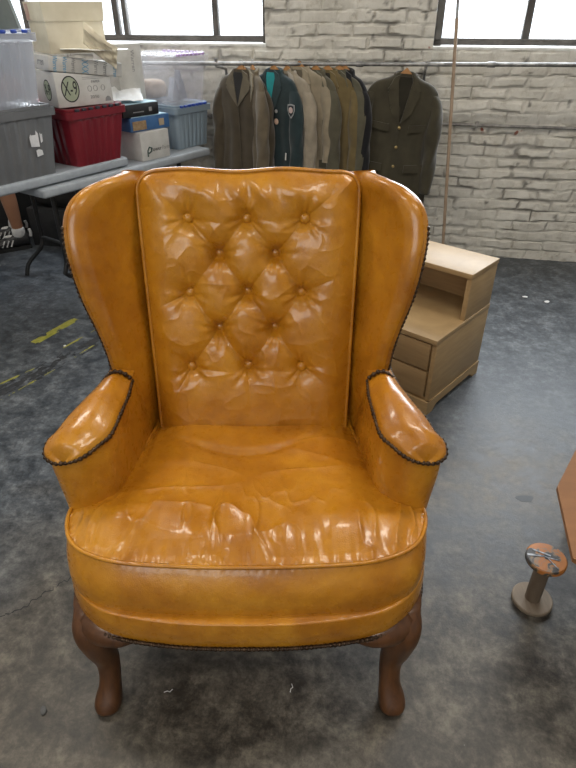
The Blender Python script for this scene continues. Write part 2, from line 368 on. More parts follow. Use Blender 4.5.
def dome_body(name, out, zt, zb, dome, bulge, wr=None, nr=60, nt_=360, parent=CH, ztf=None, under=.0, edge=.35):
    "closed cushion: domed top, bulged side band, flat bottom"
    O = crv(out, nt_, True); c = O.mean(0); V = []
    rs = np.linspace(0, 1, nr); rs = np.sin(rs*pi/2)
    d = np.roll(O, -1, 0)-np.roll(O, 1, 0); nrm = np.stack([d[:, 1], -d[:, 0]], 1); nrm /= np.linalg.norm(nrm, axis=1)[:, None]
    if ((O-c)*nrm).sum(1).mean() < 0: nrm = -nrm
    k = np.ones(9)/9
    nrm = np.stack([np.convolve(np.r_[nrm[-4:, i], nrm[:, i], nrm[:4, i]], k, 'valid') for i in (0, 1)], 1)
    base = (lambda x, y: zt+0*x) if ztf is None else ztf
    from_edge = lambda X, Y: np.min(np.sqrt((X[..., None]-O[::4, 0])**2+(Y[..., None]-O[::4, 1])**2), -1)
    for r in rs:
        P = c+(O-c)*r; de = from_edge(P[:, 0], P[:, 1])
        g = 1-(1-np.clip(de/edge, 0, 1))**2.6
        z = base(P[:, 0], P[:, 1])+dome*g
        if wr is not None: z = z+wr(P[:, 0], P[:, 1], de)
        V.append(np.column_stack([P, z]))
    nb = 22
    for k_ in range(1, nb+1):
        s = k_/nb; fr = np.clip(-nrm[:, 1:2], 0, 1)**1.5; P = O+nrm*(bulge*(.42+.25*fr)*math.sin(pi*s)**.8-(under*s if under < .01 else -(.040*fr-.004)*s))
        z = base(P[:, 0], P[:, 1])*(1-s)+(zb if not callable(zb) else zb(P[:, 0], P[:, 1]))*s
        w = .0022*(fbm(np.arange(nt_)/nt_*70, np.full(nt_, s*5), 91)-.5)*math.sin(pi*s)
        P = P+nrm*w[:, None]; V.append(np.column_stack([P, z]))
    last = V[-1]
    for r in (.8, .4, .02): V.append(np.column_stack([c+(last[:, :2]-c)*r, last[:, 2]]))
    V = np.vstack(V); return cp(name, V, gridf(len(V)//nt_, nt_, True), parent=parent), O, nrm
# seat rail (upholstered)
rail = half([(0, 1.43), (.26, 1.42), (.31, 1.38), (.345, 1.2), (.385, 1.02), (.398, .93), (.394, .87), (.372, .815), (.33, .768), (.27, .737), (.14, .716), (0, .711)])
dome_body('seat_rail', rail, .362, .285, .002, .008, nr=12, edge=.05)
RO = crv(rail, 400, True)
nails('nail_trim', [(p[0]*1.004, p[1]-.004, .289) for p in RO if p[1] < 1.25 and True][0:0] or
      [(x, y-.003, .289) for x, y in [(-.345, 1.2), (-.387, 1.02), (-.400, .93), (-.396, .87), (-.374, .813), (-.332, .766), (-.271, .734), (-.14, .713), (0, .708), (.14, .713), (.271, .734), (.332, .766), (.374, .813), (.396, .87), (.400, .93), (.387, 1.02), (.345, 1.2)]], .0052, .0098)
# seat cushion
seat = half([(0, 1.29), (.20, 1.285), (.243, 1.27), (.25, 1.22), (.263, 1.16), (.276, 1.10), (.288, 1.04), (.300, .995), (.330, .966), (.368, .948), (.386, .925), (.382, .882), (.361, .838), (.322, .807), (.25, .784), (.13, .774), (0, .771)])
def seat_wr(X, Y, de):
    f = np.clip((1.02-Y)/.12, 0, 1)*np.clip(de/.02, 0, 1)
    w = .0075*f*(ridge(X*11+2, Y*4, 5, .07)-.5)*np.clip((Y-.74)/.05, 0, 1)
    w += .004*f*(ridge(X*24+4, Y*9, 15, .08)-.4)
    w += .0028*(ridge(X*4, Y*9, 8, .05)-.3)*np.clip(de/.05, 0, 1)
    w += .006*(fbm(X*7, Y*7, 9)-.5)*np.clip(de/.03, 0, 1)
    yc = 1.115-.06*np.cos((X+.02)*9)*1.0    # the long fold across the seat
    w -= .006*np.exp(-((Y-yc-.03)/.012)**2)*np.clip((.2-np.abs(X+.02))/.1, 0, 1)
    # hollow where people sat
    w -= .012*np.exp(-((X/.16)**2+((Y-1.05)/.13)**2))
    # short gathers at the welt
    w += .0013*np.sin(X*190+3*np.sin(X*31))*np.exp(-(de/.028)**2)*np.clip(de/.008, 0, 1)
    return w
zts = lambda x, y: .464+.012*np.clip((y-.76)/.5, 0, 1)
sc_, SO, SN = dome_body('seat_cushion', seat, .458, .347, .034, .026, seat_wr, nr=150, nt_=560, ztf=zts, edge=.16, under=.02)
mb = MB(); PT = SO+SN*.003; mb.tube([(p[0], p[1]-1, float(zts(p[0], p[1]))+.002) for p in PT], .0048, 8, closed=True); mb.build('welt_piping', LEATHER, sc_, True)
mb = MB(); mb.tube([(p[0], p[1]-1, .352) for p in SO+SN*(.041*np.clip(-SN[:, 1:2], 0, 1)**1.5-.003)], .0045, 8, closed=True); mb.build('welt_piping', LEATHER, sc_, True)
# crease marks on the band corners are part of the rail fold
# arms
def arm(sx):
    top = [(.334, 1.34, .662), (.334, 1.18, .665), (.354, 1.09, .66), (.383, 1.02, .65), (.410, .972, .635), (.4265, .948, .617), (.4240, .926, .603), (.391, .909, .601), (.347, .913, .611), (.317, .938, .623), (.296, .972, .636), (.283, 1.03, .648), (.279, 1.10, .655), (.282, 1.166, .66), (.284, 1.34, .662)]
    top = [(l*(.982 if y < .98 else 1), y+(.012 if y < .96 else .006 if y < .98 else 0), z+(.006 if y < .96 else 0)) for l, y, z in top]
    bot = [(.325, 1.42, .37), (.345, 1.22, .37), (.375, 1.10, .37), (.392, 1.03, .37), (.402, .985, .37), (.404, .955, .37), (.398, .938, .37), (.375, .932, .37), (.345, .94, .37), (.318, .962, .37), (.300, .99, .37), (.290, 1.035, .37), (.277, 1.10, .37), (.262, 1.18, .37), (.25, 1.34, .37)]
    n = 220; T = crv(top, n); B = crv(bot, n); V = []
    d = np.gradient(T, axis=0); nn = np.stack([-d[:, 1], d[:, 0], 0*d[:, 0]], 1); nn /= np.linalg.norm(nn, axis=1)[:, None]
    if nn[n//2][1] > 0: nn = -nn
    nb = 40
    for k in range(nb):
        s = k/(nb-1); P = B*(1-s)+T*s
        P = P+nn*(.010*math.sin(pi*s)-.012*math.exp(-((s-1)/.06)**2)*0)[..., None] if False else P+nn*(.006*math.sin(pi*s)-.006*s**6)
        V.append(P)
    V = np.vstack(V)*np.array([sx, 1, 1]); a = cp('arm', V, gridf(nb, n))
    # padded top: domed strip between inner and outer rims
    m = n//2; I = T[::-1][:m]; Oo = T[:m]; V = []; rows = 26
    nnI = nn[::-1][:m]; nnO = nn[:m]
    for k in range(rows+1):
        u = k/rows; P = Oo*(1-u)+I*u
        w = np.linalg.norm(Oo-I, axis=1); hgt = np.minimum(.034, w*.42)
        h = hgt*(1-abs(2*u-1)**2.2)**.75; P = P.copy(); P[:, 2] += h
        side = (nnO*(1-u)+nnI*u); P += side*(.007*(1-abs(2*u-1))**.5*abs(2*u-1)**.5)[..., None] if False else side*(.0055*math.exp(-((min(u, 1-u)-.05)/.06)**2))
        V.append(P)
    V = np.vstack(V)*np.array([sx, 1, 1]); pad = cp('arm_pad', V, gridf(rows+1, m), parent=a)
    Q = (T+nn*.0035)*np.array([sx, 1, 1]); i0 = int(n*.2); i1 = int(n*.80)
    nails('nail_trim', [Q[i] for i in range(26, n-39, 6)], .0054, .0104, parent=a)
    # row across the wing foot
    nails('nail_trim', [((.280+.052*t)*sx, 1.146-.002*t, .674+.004*t+.016*math.sin(pi*t)) for t in np.linspace(0, 1, 6)], .0054, .0102, parent=a)
    return a
# wings
def wing(sx):
    F = [(.300, 1.185, .40), (.304, 1.175, .60), (.318, 1.167, .675), (.324, 1.165, .73), (.337, 1.166, .79), (.357, 1.17, .86), (.372, 1.18, .945), (.3765, 1.2, 1.010), (.364, 1.22, 1.054), (.338, 1.25, 1.079), (.302, 1.29, 1.090), (.268, 1.35, 1.092)]
    R = [(.262, 1.33, .40), (.262, 1.34, .60), (.262, 1.36, .70), (.262, 1.37, .78), (.262, 1.38, .86), (.262, 1.39, .92), (.262, 1.40, .97), (.262, 1.405, 1.0), (.262, 1.41, 1.03), (.262, 1.41, 1.05), (.262, 1.41, 1.068), (.262, 1.41, 1.080)]
    ns, n = 46, 170; A = crv(R, n); B = crv(F, n)
    s = 1-(1-np.linspace(0, 1, ns))**1.8
    P = A[:, None]*(1-s)[None, :, None]+B[:, None]*s[None, :, None]       # n x ns x 3
    # flare: concave in plan near the back, rolling out at the front
    gs = np.gradient(P, axis=1); gt = np.gradient(P, axis=0); nr = np.cross(gs, gt); nr /= np.linalg.norm(nr, axis=2)[..., None]+1e-9
    nr[:] = nr.reshape(-1, 3).mean(0); nr /= np.linalg.norm(nr, axis=2)[..., None]
    if nr[0, 0, 0] > 0: nr = -nr          # towards the inside (-l)
    Bf = crv(F, 900); D = np.stack([np.min(np.linalg.norm(P[i][:, None, :]-Bf[None], axis=2), 1) for i in range(n)])
    D = np.maximum(D-.0006, 0); Rr = .030; q = np.clip(D/Rr, 0, 1); h = .026*np.sqrt(1-(1-q)**2)
    h = h+.008*np.clip(D/.12, 0, 1)-.010*np.clip((D-.12)/.15, 0, 1)
    Pin = P+nr*h[..., None]; Pout = P-nr*(h*.95)[..., None]
    V = np.vstack([Pin.reshape(-1, 3), Pout.reshape(-1, 3)]); Fc = gridf(n, ns)+gridf(n, ns, off=n*ns)
    o = n*ns
    Fc += [(i*ns+ns-1, (i+1)*ns+ns-1, o+(i+1)*ns+ns-1, o+i*ns+ns-1) for i in range(n-1)]
    Fc += [(i*ns, (i+1)*ns, o+(i+1)*ns, o+i*ns) for i in range(n-1)]
    V = V*np.array([sx, 1, 1]); w = cp('wing', V, Fc)
    E = (B-nr[:, -1]*.012+np.array([-.002, .006, 0]))*np.array([sx, 1, 1])
    nails('nail_trim', [E[i] for i in range(40, 128, 6)], .0055, .0100, parent=w)
    return w
for sx in (-1, 1): arm(sx); wing(sx)
# back frame behind the cushion
n = 120; V = []
bo = []
for k in range(60):
    t = k/59; z = .30+.735*t; yf = 1.30+.11*t; yb = 1.44+.13*t; w = .285-.005*t
    r = max(0, (z-.98)/.055); sh = 1-.12*r*r
    L_ = []
    for a in np.linspace(0, 2*pi, n, endpoint=False):
        c_, s_ = math.cos(a), math.sin(a); e = .35
        L_.append((w*sh*math.copysign(abs(c_)**e, c_), (yf+yb)/2+(yb-yf)/2*sh*math.copysign(abs(s_)**e, s_), z))
    bo += L_
L2 = [(x*.6, (y-1.49)*.3+1.49, 1.043) for x, y, z in bo[-n:]]; bo += L2; bo += [(x*.02, 1.49, 1.045) for x, y, z in L2]
cp('back_frame', bo, gridf(62, n, True))
# tufted back cushion
BT = [(-.14, .994), (-.005, .993), (.129, .993), (-.0725, .914), (.061, .914), (-.146, .825), (-.007, .826), (.123, .825), (-.079, .737), (.058, .738), (-.151, .644), (-.009, .644), (.124, .644)]
SEG = [(0,3),(1,3),(1,4),(2,4),(3,5),(3,6),(4,6),(4,7),(5,8),(6,8),(6,9),(7,9),(8,10),(8,11),(9,11),(9,12)]
EXT = [((-.14,.994),(-.215,1.06)),((-.005,.993),(.0,1.07)),((.129,.993),(.215,1.065)),((-.146,.825),(-.225,.79)),((.123,.825),(.215,.87)),((-.151,.644),(-.2,.56)),((-.009,.644),(-.004,.53)),((.124,.644),(.19,.60)),
       ((-.14,.994),(-.005,.975)),((-.005,.993),(.129,.980)),((-.151,.644),(-.009,.630)),((-.009,.644),(.124,.632))]
def plane_y(z): return 1.215+.224*(z-.475)
nu, nv = 300, 380
uu = np.linspace(-1, 1, nu); vv = np.linspace(0, 1, nv); U, Vv = np.meshgrid(uu, vv)
topz = 1.091+.006*np.sin(U*3.3+.4)**2-.012*np.clip((np.abs(U)-.86)/.14, 0, 1)**2
Z = .462+(topz-.462)*Vv
HW = .238+.012*np.clip((Z-.5)/.5, 0, 1)
HW = HW*(1-.05*np.clip((Vv-.955)/.045, 0, 1)**2); X = U*HW
dedge = np.minimum(np.minimum((1-np.abs(U))*.25, (1-Vv)*.63), Vv*.63+.02)
prof = 1-(1-np.clip(dedge/.075, 0, 1))**2.3
h = .030*prof
for bx, bz in BT:
    r = np.hypot(X-bx, Z-bz); an = np.arctan2(Z-bz, X-bx)
    h = h-.012*np.exp(-(r/.018)**1.5)-.010*np.exp(-(r/.055)**2)
    h = h+.0013*np.cos(an*7+bx*60+np.sin(an*3+bz*40)*1.6)*np.exp(-((r-.03)/.022)**2)
def segd(a, b_):
    ax, az = a; bx, bz = b_; dx, dz = bx-ax, bz-az; t = np.clip(((X-ax)*dx+(Z-az)*dz)/(dx*dx+dz*dz), 0, 1)
    wob = .004*(fbm(X*30, Z*30, int(abs(ax*1000))+5)-.5)*2
    return np.hypot(X-ax-t*dx, Z-az-t*dz)+wob*1.0, t
for i, j in SEG:
    d, t = segd(BT[i], BT[j]); d = np.abs(d); h = h-.0075*np.exp(-d/.007)*(.55+.45*np.abs(2*t-1))-.004*np.exp(-(d/.022)**2)
for k, (a, b_) in enumerate(EXT):
    d, t = segd(a, b_); d = np.abs(d); h = h-(.006 if k < 8 else .0035)*np.exp(-d/.008)*(1-t*.85)*prof
h = h+prof*(.0022*(ridge(X*9+3, Z*9, 33, .08)-.35)+.0010*(ridge(X*22, Z*20, 37, .09)-.35)+.006*(fbm(X*7, Z*7, 35, 2)-.5))
# the sagging folds at the top edge
h = h+.004*np.sin(X*75+Z*40+2*np.sin(X*20))*np.exp(-((Z-1.05)/.03)**2)*prof
ny = np.array([0, -.976, .218])
base = np.stack([X, plane_y(Z)-.004, Z], -1); G = base+ny*h[..., None]
Vt = G.reshape(-1, 3); Fc = gridf(nv, nu)
# border ring and back of the cushion
idx = [j*nu for j in range(nv)]+[(nv-1)*nu+i for i in range(1, nu)]+[j*nu+nu-1 for j in range(nv-2, -1, -1)]+[i for i in range(nu-2, 0, -1)]
ring = Vt[idx]; cen = ring.mean(0); extra = []; m = len(idx)
rings = [idx]; allV = [Vt]; off = len(Vt)
for s in np.linspace(.1, 1, 12):
    r_ = ring-ny*.10*s; outw = (ring-cen); outw[:, 1] = 0; outw /= np.linalg.norm(outw, axis=1)[:, None]
    sh = .006*math.sin(pi*s)*np.ones(m); r_ = r_+outw*sh[:, None]; r_[:, 2] -= .065*s*(ring[:, 2] > 1.0); r_[:, 2] = np.maximum(r_[:, 2], .45); allV.append(r_); rings.append(list(range(off, off+m))); off += m
for a, b_ in zip(rings[:-1], rings[1:]): Fc += [(a[i], a[(i+1) % m], b_[(i+1) % m], b_[i]) for i in range(m)]
cb = allV[-1]; cc = cb.mean(0); allV.append((cb-cc)*.02+cc); q = list(range(off, off+m)); Fc += [(rings[-1][i], rings[-1][(i+1) % m], q[(i+1) % m], q[i]) for i in range(m)]
bc = cp('back_cushion', np.vstack(allV), Fc)
rp = ring[::4]+ny*.001
MB().tube([(p[0]*1.006, p[1]-1, p[2]) for p in rp], .0046, 8, closed=True).build('welt_piping', LEATHER, bc, True)
rp = allV[-2][::6]; MB().tube([(p[0]*1.006, p[1]-1, max(p[2], .455)) for p in rp], .0046, 8, closed=True).build('welt_piping', LEATHER, bc, True)
Mb = Matrix.Rotation(math.radians(90-12.6), 3, 'X')
for bx, bz in BT:
    iu = np.argmin(np.abs(X[0:1]*0+0)) if False else None
    k = np.argmin((X-bx)**2+(Z-bz)**2); p = Vt[k]
    c = Vector((bx, plane_y(bz)-1-.004, bz))+Vector(ny)*(float((p-np.array([p[0], plane_y(p[2])-.004, p[2]])).dot(ny))+.012)
    MB().lathe([(.0005, -.010), (.0085, -.008), (.0125, -.002), (.0120, .003), (.009, .0068), (.0045, .0084), (.0005, .0088)], c, 20, Mb).build('tuft_button', LEATHER, CH, True)
# front cabriole legs
def cabriole(sx, name='leg'):
    # z, centre l, centre y, half width, half depth
    S = [(.300, .335, .835, .052, .052), (.285, .334, .812, .049, .053), (.262, .338, .797, .048, .054), (.235, .339, .788, .044, .049), (.205, .338, .784, .038, .041), (.17, .336, .783, .031, .033), (.13, .331, .786, .0265, .027), (.095, .329, .780, .0245, .025), (.07, .330, .772, .0245, .026), (.05, .332, .763, .0265, .030), (.033, .335, .755, .0300, .035), (.018, .337, .750, .0315, .037), (.007, .337, .750, .030, .035), (.0, .337, .751, .024, .029)]
    S = crv(S, 50); V = []; n = 40
    for z, l, y, a, b_ in S:
        for k in range(n):
            t = 2*pi*k/n; c_, s_ = math.cos(t), math.sin(t)
            e = .85; V.append(((l+a*math.copysign(abs(c_)**e, c_))*sx, y+b_*math.copysign(abs(s_)**e, s_), z))
    Fc = gridf(50, n, True)+[tuple(range(n)), tuple(range(49*n, 50*n))]
    lg = cp(name, V, Fc, M_leg)
    for pth in ([(.335, .790), (.315, .768), (.285, .752), (.255, .742), (.228, .736)], [(.350, .82), (.362, .85), (.371, .88), (.376, .905), (.379, .925)]):
        Pp = crv(pth, 14); rr = np.interp(np.linspace(0, 1, 14), [0, .3, .7, 1], [.040, .034, .023, .008])
        MB().tube([(x*sx, y-1, .287-r*.55) for (x, y), r in zip(Pp, rr)], list(rr), 14).build('ear_bracket', M_leg, lg, True)
for sx in (-1, 1): cabriole(sx)
for sx in (-1, 1):
    V = []
    for z, y, a in ((.30, 1.37, .024), (.2, 1.385, .022), (.1, 1.415, .02), (0, 1.46, .018)):
        V += [(sx*.24-a, y-a, z), (sx*.24+a, y-a, z), (sx*.24+a, y+a, z), (sx*.24-a, y+a, z)]
    cp('leg', V, gridf(4, 4, True)+[(0, 1, 2, 3), (12, 13, 14, 15)], M_leg, smooth=30)

# ------------------------------------------------------------------ pipes on the wall
PO = .25; PZ = 1.137
mb = MB().tube([wp(s, PO, PZ+.010*(s-.5)) for s in np.linspace(-1.62, 2.6, 30)], .0105, 12)
for s in (.45, 1.15, -.9): mb.tube([wp(s-.02, PO, PZ+.010*(s-.5)), wp(s+.02, PO, PZ+.010*(s-.5))], .0145, 12)
pip = prop(mb.build('hanging_pipe', M_pipe), 'long galvanised pipe below the windows that carries the jackets', 'pipe')
for s in (S1-.03, S0-.25, 2.2, -1.5):
    o0 = .045 if S0 < s < S1 else .0
    mb = MB().tube([wp(s, PO, PZ+.018), wp(s, PO, PZ-.02), wp(s, o0+.05, PZ-.05), wp(s, o0+.012, PZ-.16)], .009, 8)
    mb.box(wp(s, o0+.010, PZ-.17), (.03, .012, .14), .002, rz=TH); mb.build('pipe_bracket', M_pipe, pip)
mb = MB().tube([wp(s, .022 if not (S0-.02 < s < S1+.02) else .072, .815-.004*s) for s in np.linspace(-2.2, 2.6, 90)], .009, 8)
for s in (-1.6, -.5, .3, 1.15, 1.9): mb.box(wp(s, .022 if not (S0 < s < S1) else .072, .815), (.02, .03, .03), .003, rz=TH)
prop(mb.build('wall_conduit', simple('painted_conduit', (.13, .125, .12), (.3, .29, .27), .6, 20)), 'thin painted conduit running low along the brick wall', 'conduit')
pl = thing('leaning_pole', 'tall thin wooden pole leaning on the pipe right of the jackets', 'pole', wp(1.045, .37, 0))
a, c = wp(1.045, .37, 0), wp(.932, .272, 1.43); dirp = (c-a).normalized()
MB().tube([Vector((0, 0, .005)), dirp*1.36], .0095, 10).build('shaft', wood_mat('pale_pole', (.25, .18, .12), (.36, .27, .19), .6, (1, 1, 1), 12, 0), pl)
MB().tube([dirp*1.33, dirp*2.1], .0075, 10).build('metal_end', M_pipe, pl)

# ------------------------------------------------------------------ jackets
def cloth(name, c, k=1.35):
    m, nt, b = node_mat(name); L = nt.links; tc = N(nt, 'ShaderNodeTexCoord')
    n = N(nt, 'ShaderNodeTexNoise', i_Scale=14.0, i_Detail=5.0); w_ = N(nt, 'ShaderNodeTexNoise', i_Scale=600.0, i_Detail=2.0)
    L.new(tc.outputs['Object'], n.inputs['Vector']); L.new(tc.outputs['Object'], w_.inputs['Vector'])
    r = ramp(nt, n.outputs[0], [(.3, tuple(x/k for x in c)), (.7, tuple(min(1, x*1.12) for x in c))]); L.new(r.outputs[0], b.inputs['Base Color'])
    b.inputs['Roughness'].default_value = .9; b.inputs['Sheen Weight'].default_value = .3; b.inputs['Specular IOR Level'].default_value = .2
    bp = N(nt, 'ShaderNodeBump', i_Strength=.4, i_Distance=.001); L.new(w_.outputs[0], bp.inputs['Height']); L.new(bp.outputs[0], b.inputs['Normal']); return m
M_brass = simple('brass_button', (.45, .33, .14), (.5, .38, .18), .35, 40, metal=.9)
def jacket(label, c, s, yaw, width=.45, length=.70, drop=.045, lining=None, seed=1, thick=.036, pockets=True, buttons=3, epaul=False, patch=False, roll=0, sleeve=.58, open_=.5, coll=None, off=PO, lapel=.2):
    hw = width/2-.045; rnd = random.Random(seed)
    p = wp(s, off, PZ+.010*(s-.5)); a = TH-yaw
    # hanger: its own thing
    hg = thing('coat_hanger', 'curved wooden coat hanger holding the '+label.split(' with ')[0].split(' hung ')[0], 'hanger', p, a, 'wooden hangers on the pipe')
    hd = -drop
    MB().tube([(0, .0, -.012), (.012, 0, .012), (0, 0, .0195), (-.0145, 0, .008), (-.012, 0, -.008)][1:]+[(0, 0, -.02), (0, 0, hd+.030)], .0017, 6).build('hook', M_pipe, hg, True)
    HP = [(x, 0, hd+.032-.045*min(1, abs(x)/.06)-.42*abs(x)**1.25*1.0) for x in np.linspace(-hw*.72, hw*.72, 17)]
    mb = MB(); V = []
    for x, y, z in HP:
        e = .010+.005*(1-abs(x)/hw)
        V += [(x, -.006, z-e), (x, .006, z-e), (x, .006, z+e), (x, -.006, z+e)]
    mb.add(V, gridf(17, 4, True)+[(0, 1, 2, 3), (64, 65, 66, 67)]); mb.build('shoulder_bar', M_hanger, hg, 40)
    if roll: hg.rotation_euler = (0, roll, a)
    # jacket
    J = thing('hanging_jacket', label, 'jacket', p, a, 'coats and jackets on the pipe')
    if roll: J.rotation_euler = (0, roll, a)
    m = cloth('wool', c)
    S = [(-length, hw+.045, thick*1.15), (-length*.8, hw+.028, thick*1.1), (-length*.55, hw-.004, thick), (-length*.35, hw+.004, thick*1.1), (-.20, hw+.012, thick*1.15), (-.125, hw+.012, thick*1.0), (-.088, hw*.97, thick*.9), (-.062, hw*.80, thick*.8), (-.042, hw*.5, thick*.72), (-.030, .068, thick*.75), (-.016, .054, thick*.75)]
    S = np.array(S); S[:, 0] += hd+.035
    S = crv(S, 70); n = 96; V = []
    th_ = np.linspace(0, 2*pi, n, endpoint=False); cs, sn = np.cos(th_), np.sin(th_); e = .62
    for z, w_, d_ in S:
        fade = min(1, max(0, (-.10-z)/.35)); fo = 1+fade*.16*np.sin(th_*7+seed+z*3)+fade*.1*np.sin(th_*13+seed*2)
        x = w_*np.sign(cs)*np.abs(cs)**.85; y = d_*np.sign(sn)*np.abs(sn)**e*fo
        y = y+.006*(fbm(x*14+seed*3, np.full(n, z*9), 5)-.5)
        V.append(np.column_stack([x, y, np.full(n, z)+(.006*np.sin(th_*3+seed) if z < -length*.9 else 0)]))
    G = np.array(V); F_ = gridf(70, n, True)+[tuple(range(n))]
    body = mk('body', G.reshape(-1, 3), F_, m, J)
    zf = G[:, 0, 2]
    def fy(x, z):     # front surface
        z = min(max(z, zf[0]), zf[-1]); w_ = np.interp(z, S[:, 0], S[:, 1]); d_ = np.interp(z, S[:, 0], S[:, 2])
        q = min(.98, abs(x)/w_); c_ = q**(1/.85); return -d_*math.sqrt(max(0, 1-c_*c_))**e
    def patchm(name, quad, mat, t=.004, lift=.003, nx=8, nz=8, par=J):
        q = [np.array(p_, float) for p_ in quad]; V = []
        for layer in (0, 1):
            for j in range(nz+1):
                v = j/nz
                for i in range(nx+1):
                    u = i/nx; P = (q[0]*(1-u)+q[1]*u)*(1-v)+(q[3]*(1-u)+q[2]*u)*v
                    V.append((P[0], fy(P[0], P[1])-lift-(t if layer else 0), P[1]))
        k = (nx+1)*(nz+1); F = gridf(nz+1, nx+1)+gridf(nz+1, nx+1, off=k)
        bd = [i for i in range(nx)]+[j*(nx+1)+nx for j in range(nz)]+[nz*(nx+1)+i for i in range(nx, 0, -1)]+[j*(nx+1) for j in range(nz, 0, -1)]
        F += [(bd[i], bd[(i+1) % len(bd)], bd[(i+1) % len(bd)]+k, bd[i]+k) for i in range(len(bd))]
        return mk(name, V, F, mat, par, 50)
    t0 = hd+.004; vz = -lapel+hd
    lin = cloth('lining', lining or tuple(x*.45 for x in c))
    patchm('lining', [(-.045, t0), (.045, t0), (.004, vz), (-.004, vz)], lin, .002, .001)
    m2 = cloth('lapel_wool', coll or tuple(min(1, x*1.08) for x in c))
    for sx in (-1, 1):
        patchm('lapel', [(sx*.042, t0-.002), (sx*.088, hd-.075), (sx*.055, vz+.045), (sx*.002, vz-.012)], m2, .006, .003)
        patchm('lapel', [(sx*.030, t0+.012), (sx*.062, t0-.006), (sx*.092, hd-.062), (sx*.05, hd-.06)], m2, .007, .005)
        if pockets:
            patchm('pocket_flap', [(sx*.055, -.235+hd), (sx*.150, -.225+hd), (sx*.150, -.262+hd), (sx*.055, -.275+hd)], m, .005, .003)
            patchm('pocket_flap', [(sx*.065, -.45+hd), (sx*.185, -.44+hd), (sx*.185, -.485+hd), (sx*.065, -.495+hd)], m, .006, .003)
    # collar roll round the neck
    cpth = [(.058*math.cos(t), .8*thick*math.sin(t), t0+.004+.012*math.sin(t)) for t in np.linspace(-.35, pi+.35, 16)]
    MB().tube(cpth, .0095, 8).build('collar', m2, J, True)
    patchm('front_edge', [(-.004, vz), (.004, vz), (.012, -length+hd+.05), (.003, -length+hd+.05)], m, .004, .002, 2, 20)
    for k in range(buttons):
        z = vz-.03-k*.105; MB().lathe([(.001, -.003), (.0085, -.002), (.0085, .001), (.004, .003), (.001, .003)], (.002, fy(0, z)-.010, z), 12, Matrix.Rotation(pi/2, 3, 'X')).build('button', M_brass, J)
    for sx in (-1, 1):
        x0 = hw-.004
        Pth = crv([(sx*(x0-.060), .0, hd-.060), (sx*(x0-.022), -.001, hd-.078), (sx*(x0+.008), -.003, hd-.145), (sx*(x0+.020), -.006, hd-.33), (sx*(x0+.026), -.014, hd-.46), (sx*(x0+.030), -.022, hd-sleeve)], 34)
        V = []; ns = 24
        for i, q in enumerate(Pth):
            f = i/33; rx = np.interp(f, [0, .08, .25, 1], [.020, .034, .046, .040]); ry = np.interp(f, [0, .08, .25, 1], [.014, thick*.7, thick*1.2, thick*1.2])
            for k in range(ns):
                t = 2*pi*k/ns; w_ = 1+.10*math.sin(t*3+i*.5+seed)*min(1, f*3)
                V.append((q[0]+rx*w_*math.cos(t), q[1]+ry*w_*math.sin(t), q[2]+.012*(1-f)*math.cos(t)*-sx*0))
        sl = mk('sleeve', V, gridf(34, ns, True)+[tuple(range(ns)), tuple(range(33*ns, 34*ns))], m, J)
        if epaul:
            V = []; 
            for j in range(9):
                u = j/8; x = sx*(.075+(hw-.075)*u); z = np.interp(abs(x), [.05, .1, .15, hw], [hd-.012, hd-.030, hd-.048, hd-.075])
                V += [(x, -.022, z+.002), (x, .022, z+.002), (x, .022, z+.010), (x, -.022, z+.010)]
            mk('epaulette', V, gridf(9, 4, True)+[(0, 1, 2, 3), (32, 33, 34, 35)], m2, J, 40)
    if patch:
        X0 = hw+.010; zc = hd-.175; yo = -thick*1.28-.008
        shield = [(-.026, .03), (0, .034), (.026, .03), (.027, .0), (.018, -.022), (0, -.042), (-.018, -.022), (-.027, 0)]
        R = Matrix.Rotation(pi/2, 3, 'X')
        pt = MB().prism(shield, 0, .002, R, (X0, yo, zc)).build('shoulder_patch', simple('patch_grey', (.30, .31, .31), (.36, .37, .37), .8), J)
        pt['label'] = 'grey shield patch with round emblem'
        MB().prism([(x*.78, z*.78) for x, z in shield], 0, .002, R, (X0, yo-.002, zc)).build('patch_field', simple('patch_dark', (.02, .025, .03), None, .8), pt)
        MB().lathe([(.001, 0), (.016, 0), (.016, .0015), (.001, .002)], (X0, yo-.003, zc+.002), 20, R).build('emblem', simple('patch_pink', (.5, .38, .36), (.62, .5, .46), .8, 150), pt)
        z = hd-.19; MB().lathe([(.001, -.002), (.010, -.002), (.010, .001), (.001, .004)], (.060, fy(.060, z)-.014, z), 16, R).build('button', simple('silver_button', (.75, .75, .75), None, .3, metal=.6), J)
        z = hd-.245; MB().lathe([(.001, -.002), (.016, -.002), (.016, .001), (.001, .003)], (.058, fy(.058, z)-.013, z), 20, R).build('badge', simple('badge_pink', (.62, .42, .32), (.75, .55, .42), .5, 160), J)
        z = hd-.43; MB().prism([(-.004, -.02), (.004, -.022), (.007, .018), (-.001, .02)], 0, .002, R, (.125, fy(.125, z)-.008, z)).build('hem_tag', simple('tag_white', (.7, .7, .66), None, .7), J)
    return J
D = math.radians
jacket('dark brown jacket with turned-up pale-edged collar, leftmost on the pipe', (.066, .052, .033), -.225, D(25), .42, .66, lining=(.02,)*3, coll=(.13, .11, .075), seed=3, pockets=False, buttons=0, lapel=.16)
jacket('taupe brown jacket with a pale collar squeezed between dark brown and green jackets', (.125, .10, .066), -.160, D(56), .37, .64, lining=(.3, .28, .22), coll=(.22, .19, .13), seed=5, thick=.03, pockets=False, buttons=0)
jacket('dark green uniform jacket with teal collar lining, shield patch and round badge', (.020, .036, .040), -.035, D(33), .43, .66, lining=(.02, .35, .38), coll=(.022, .044, .05), seed=7, thick=.030, patch=True, pockets=False, buttons=1)
jacket('beige grey jacket hanging directly behind the green uniform jacket', (.29, .25, .19), .042, D(31), .42, .68, seed=9, thick=.028, coll=(.36, .33, .28), pockets=False, drop=.05)
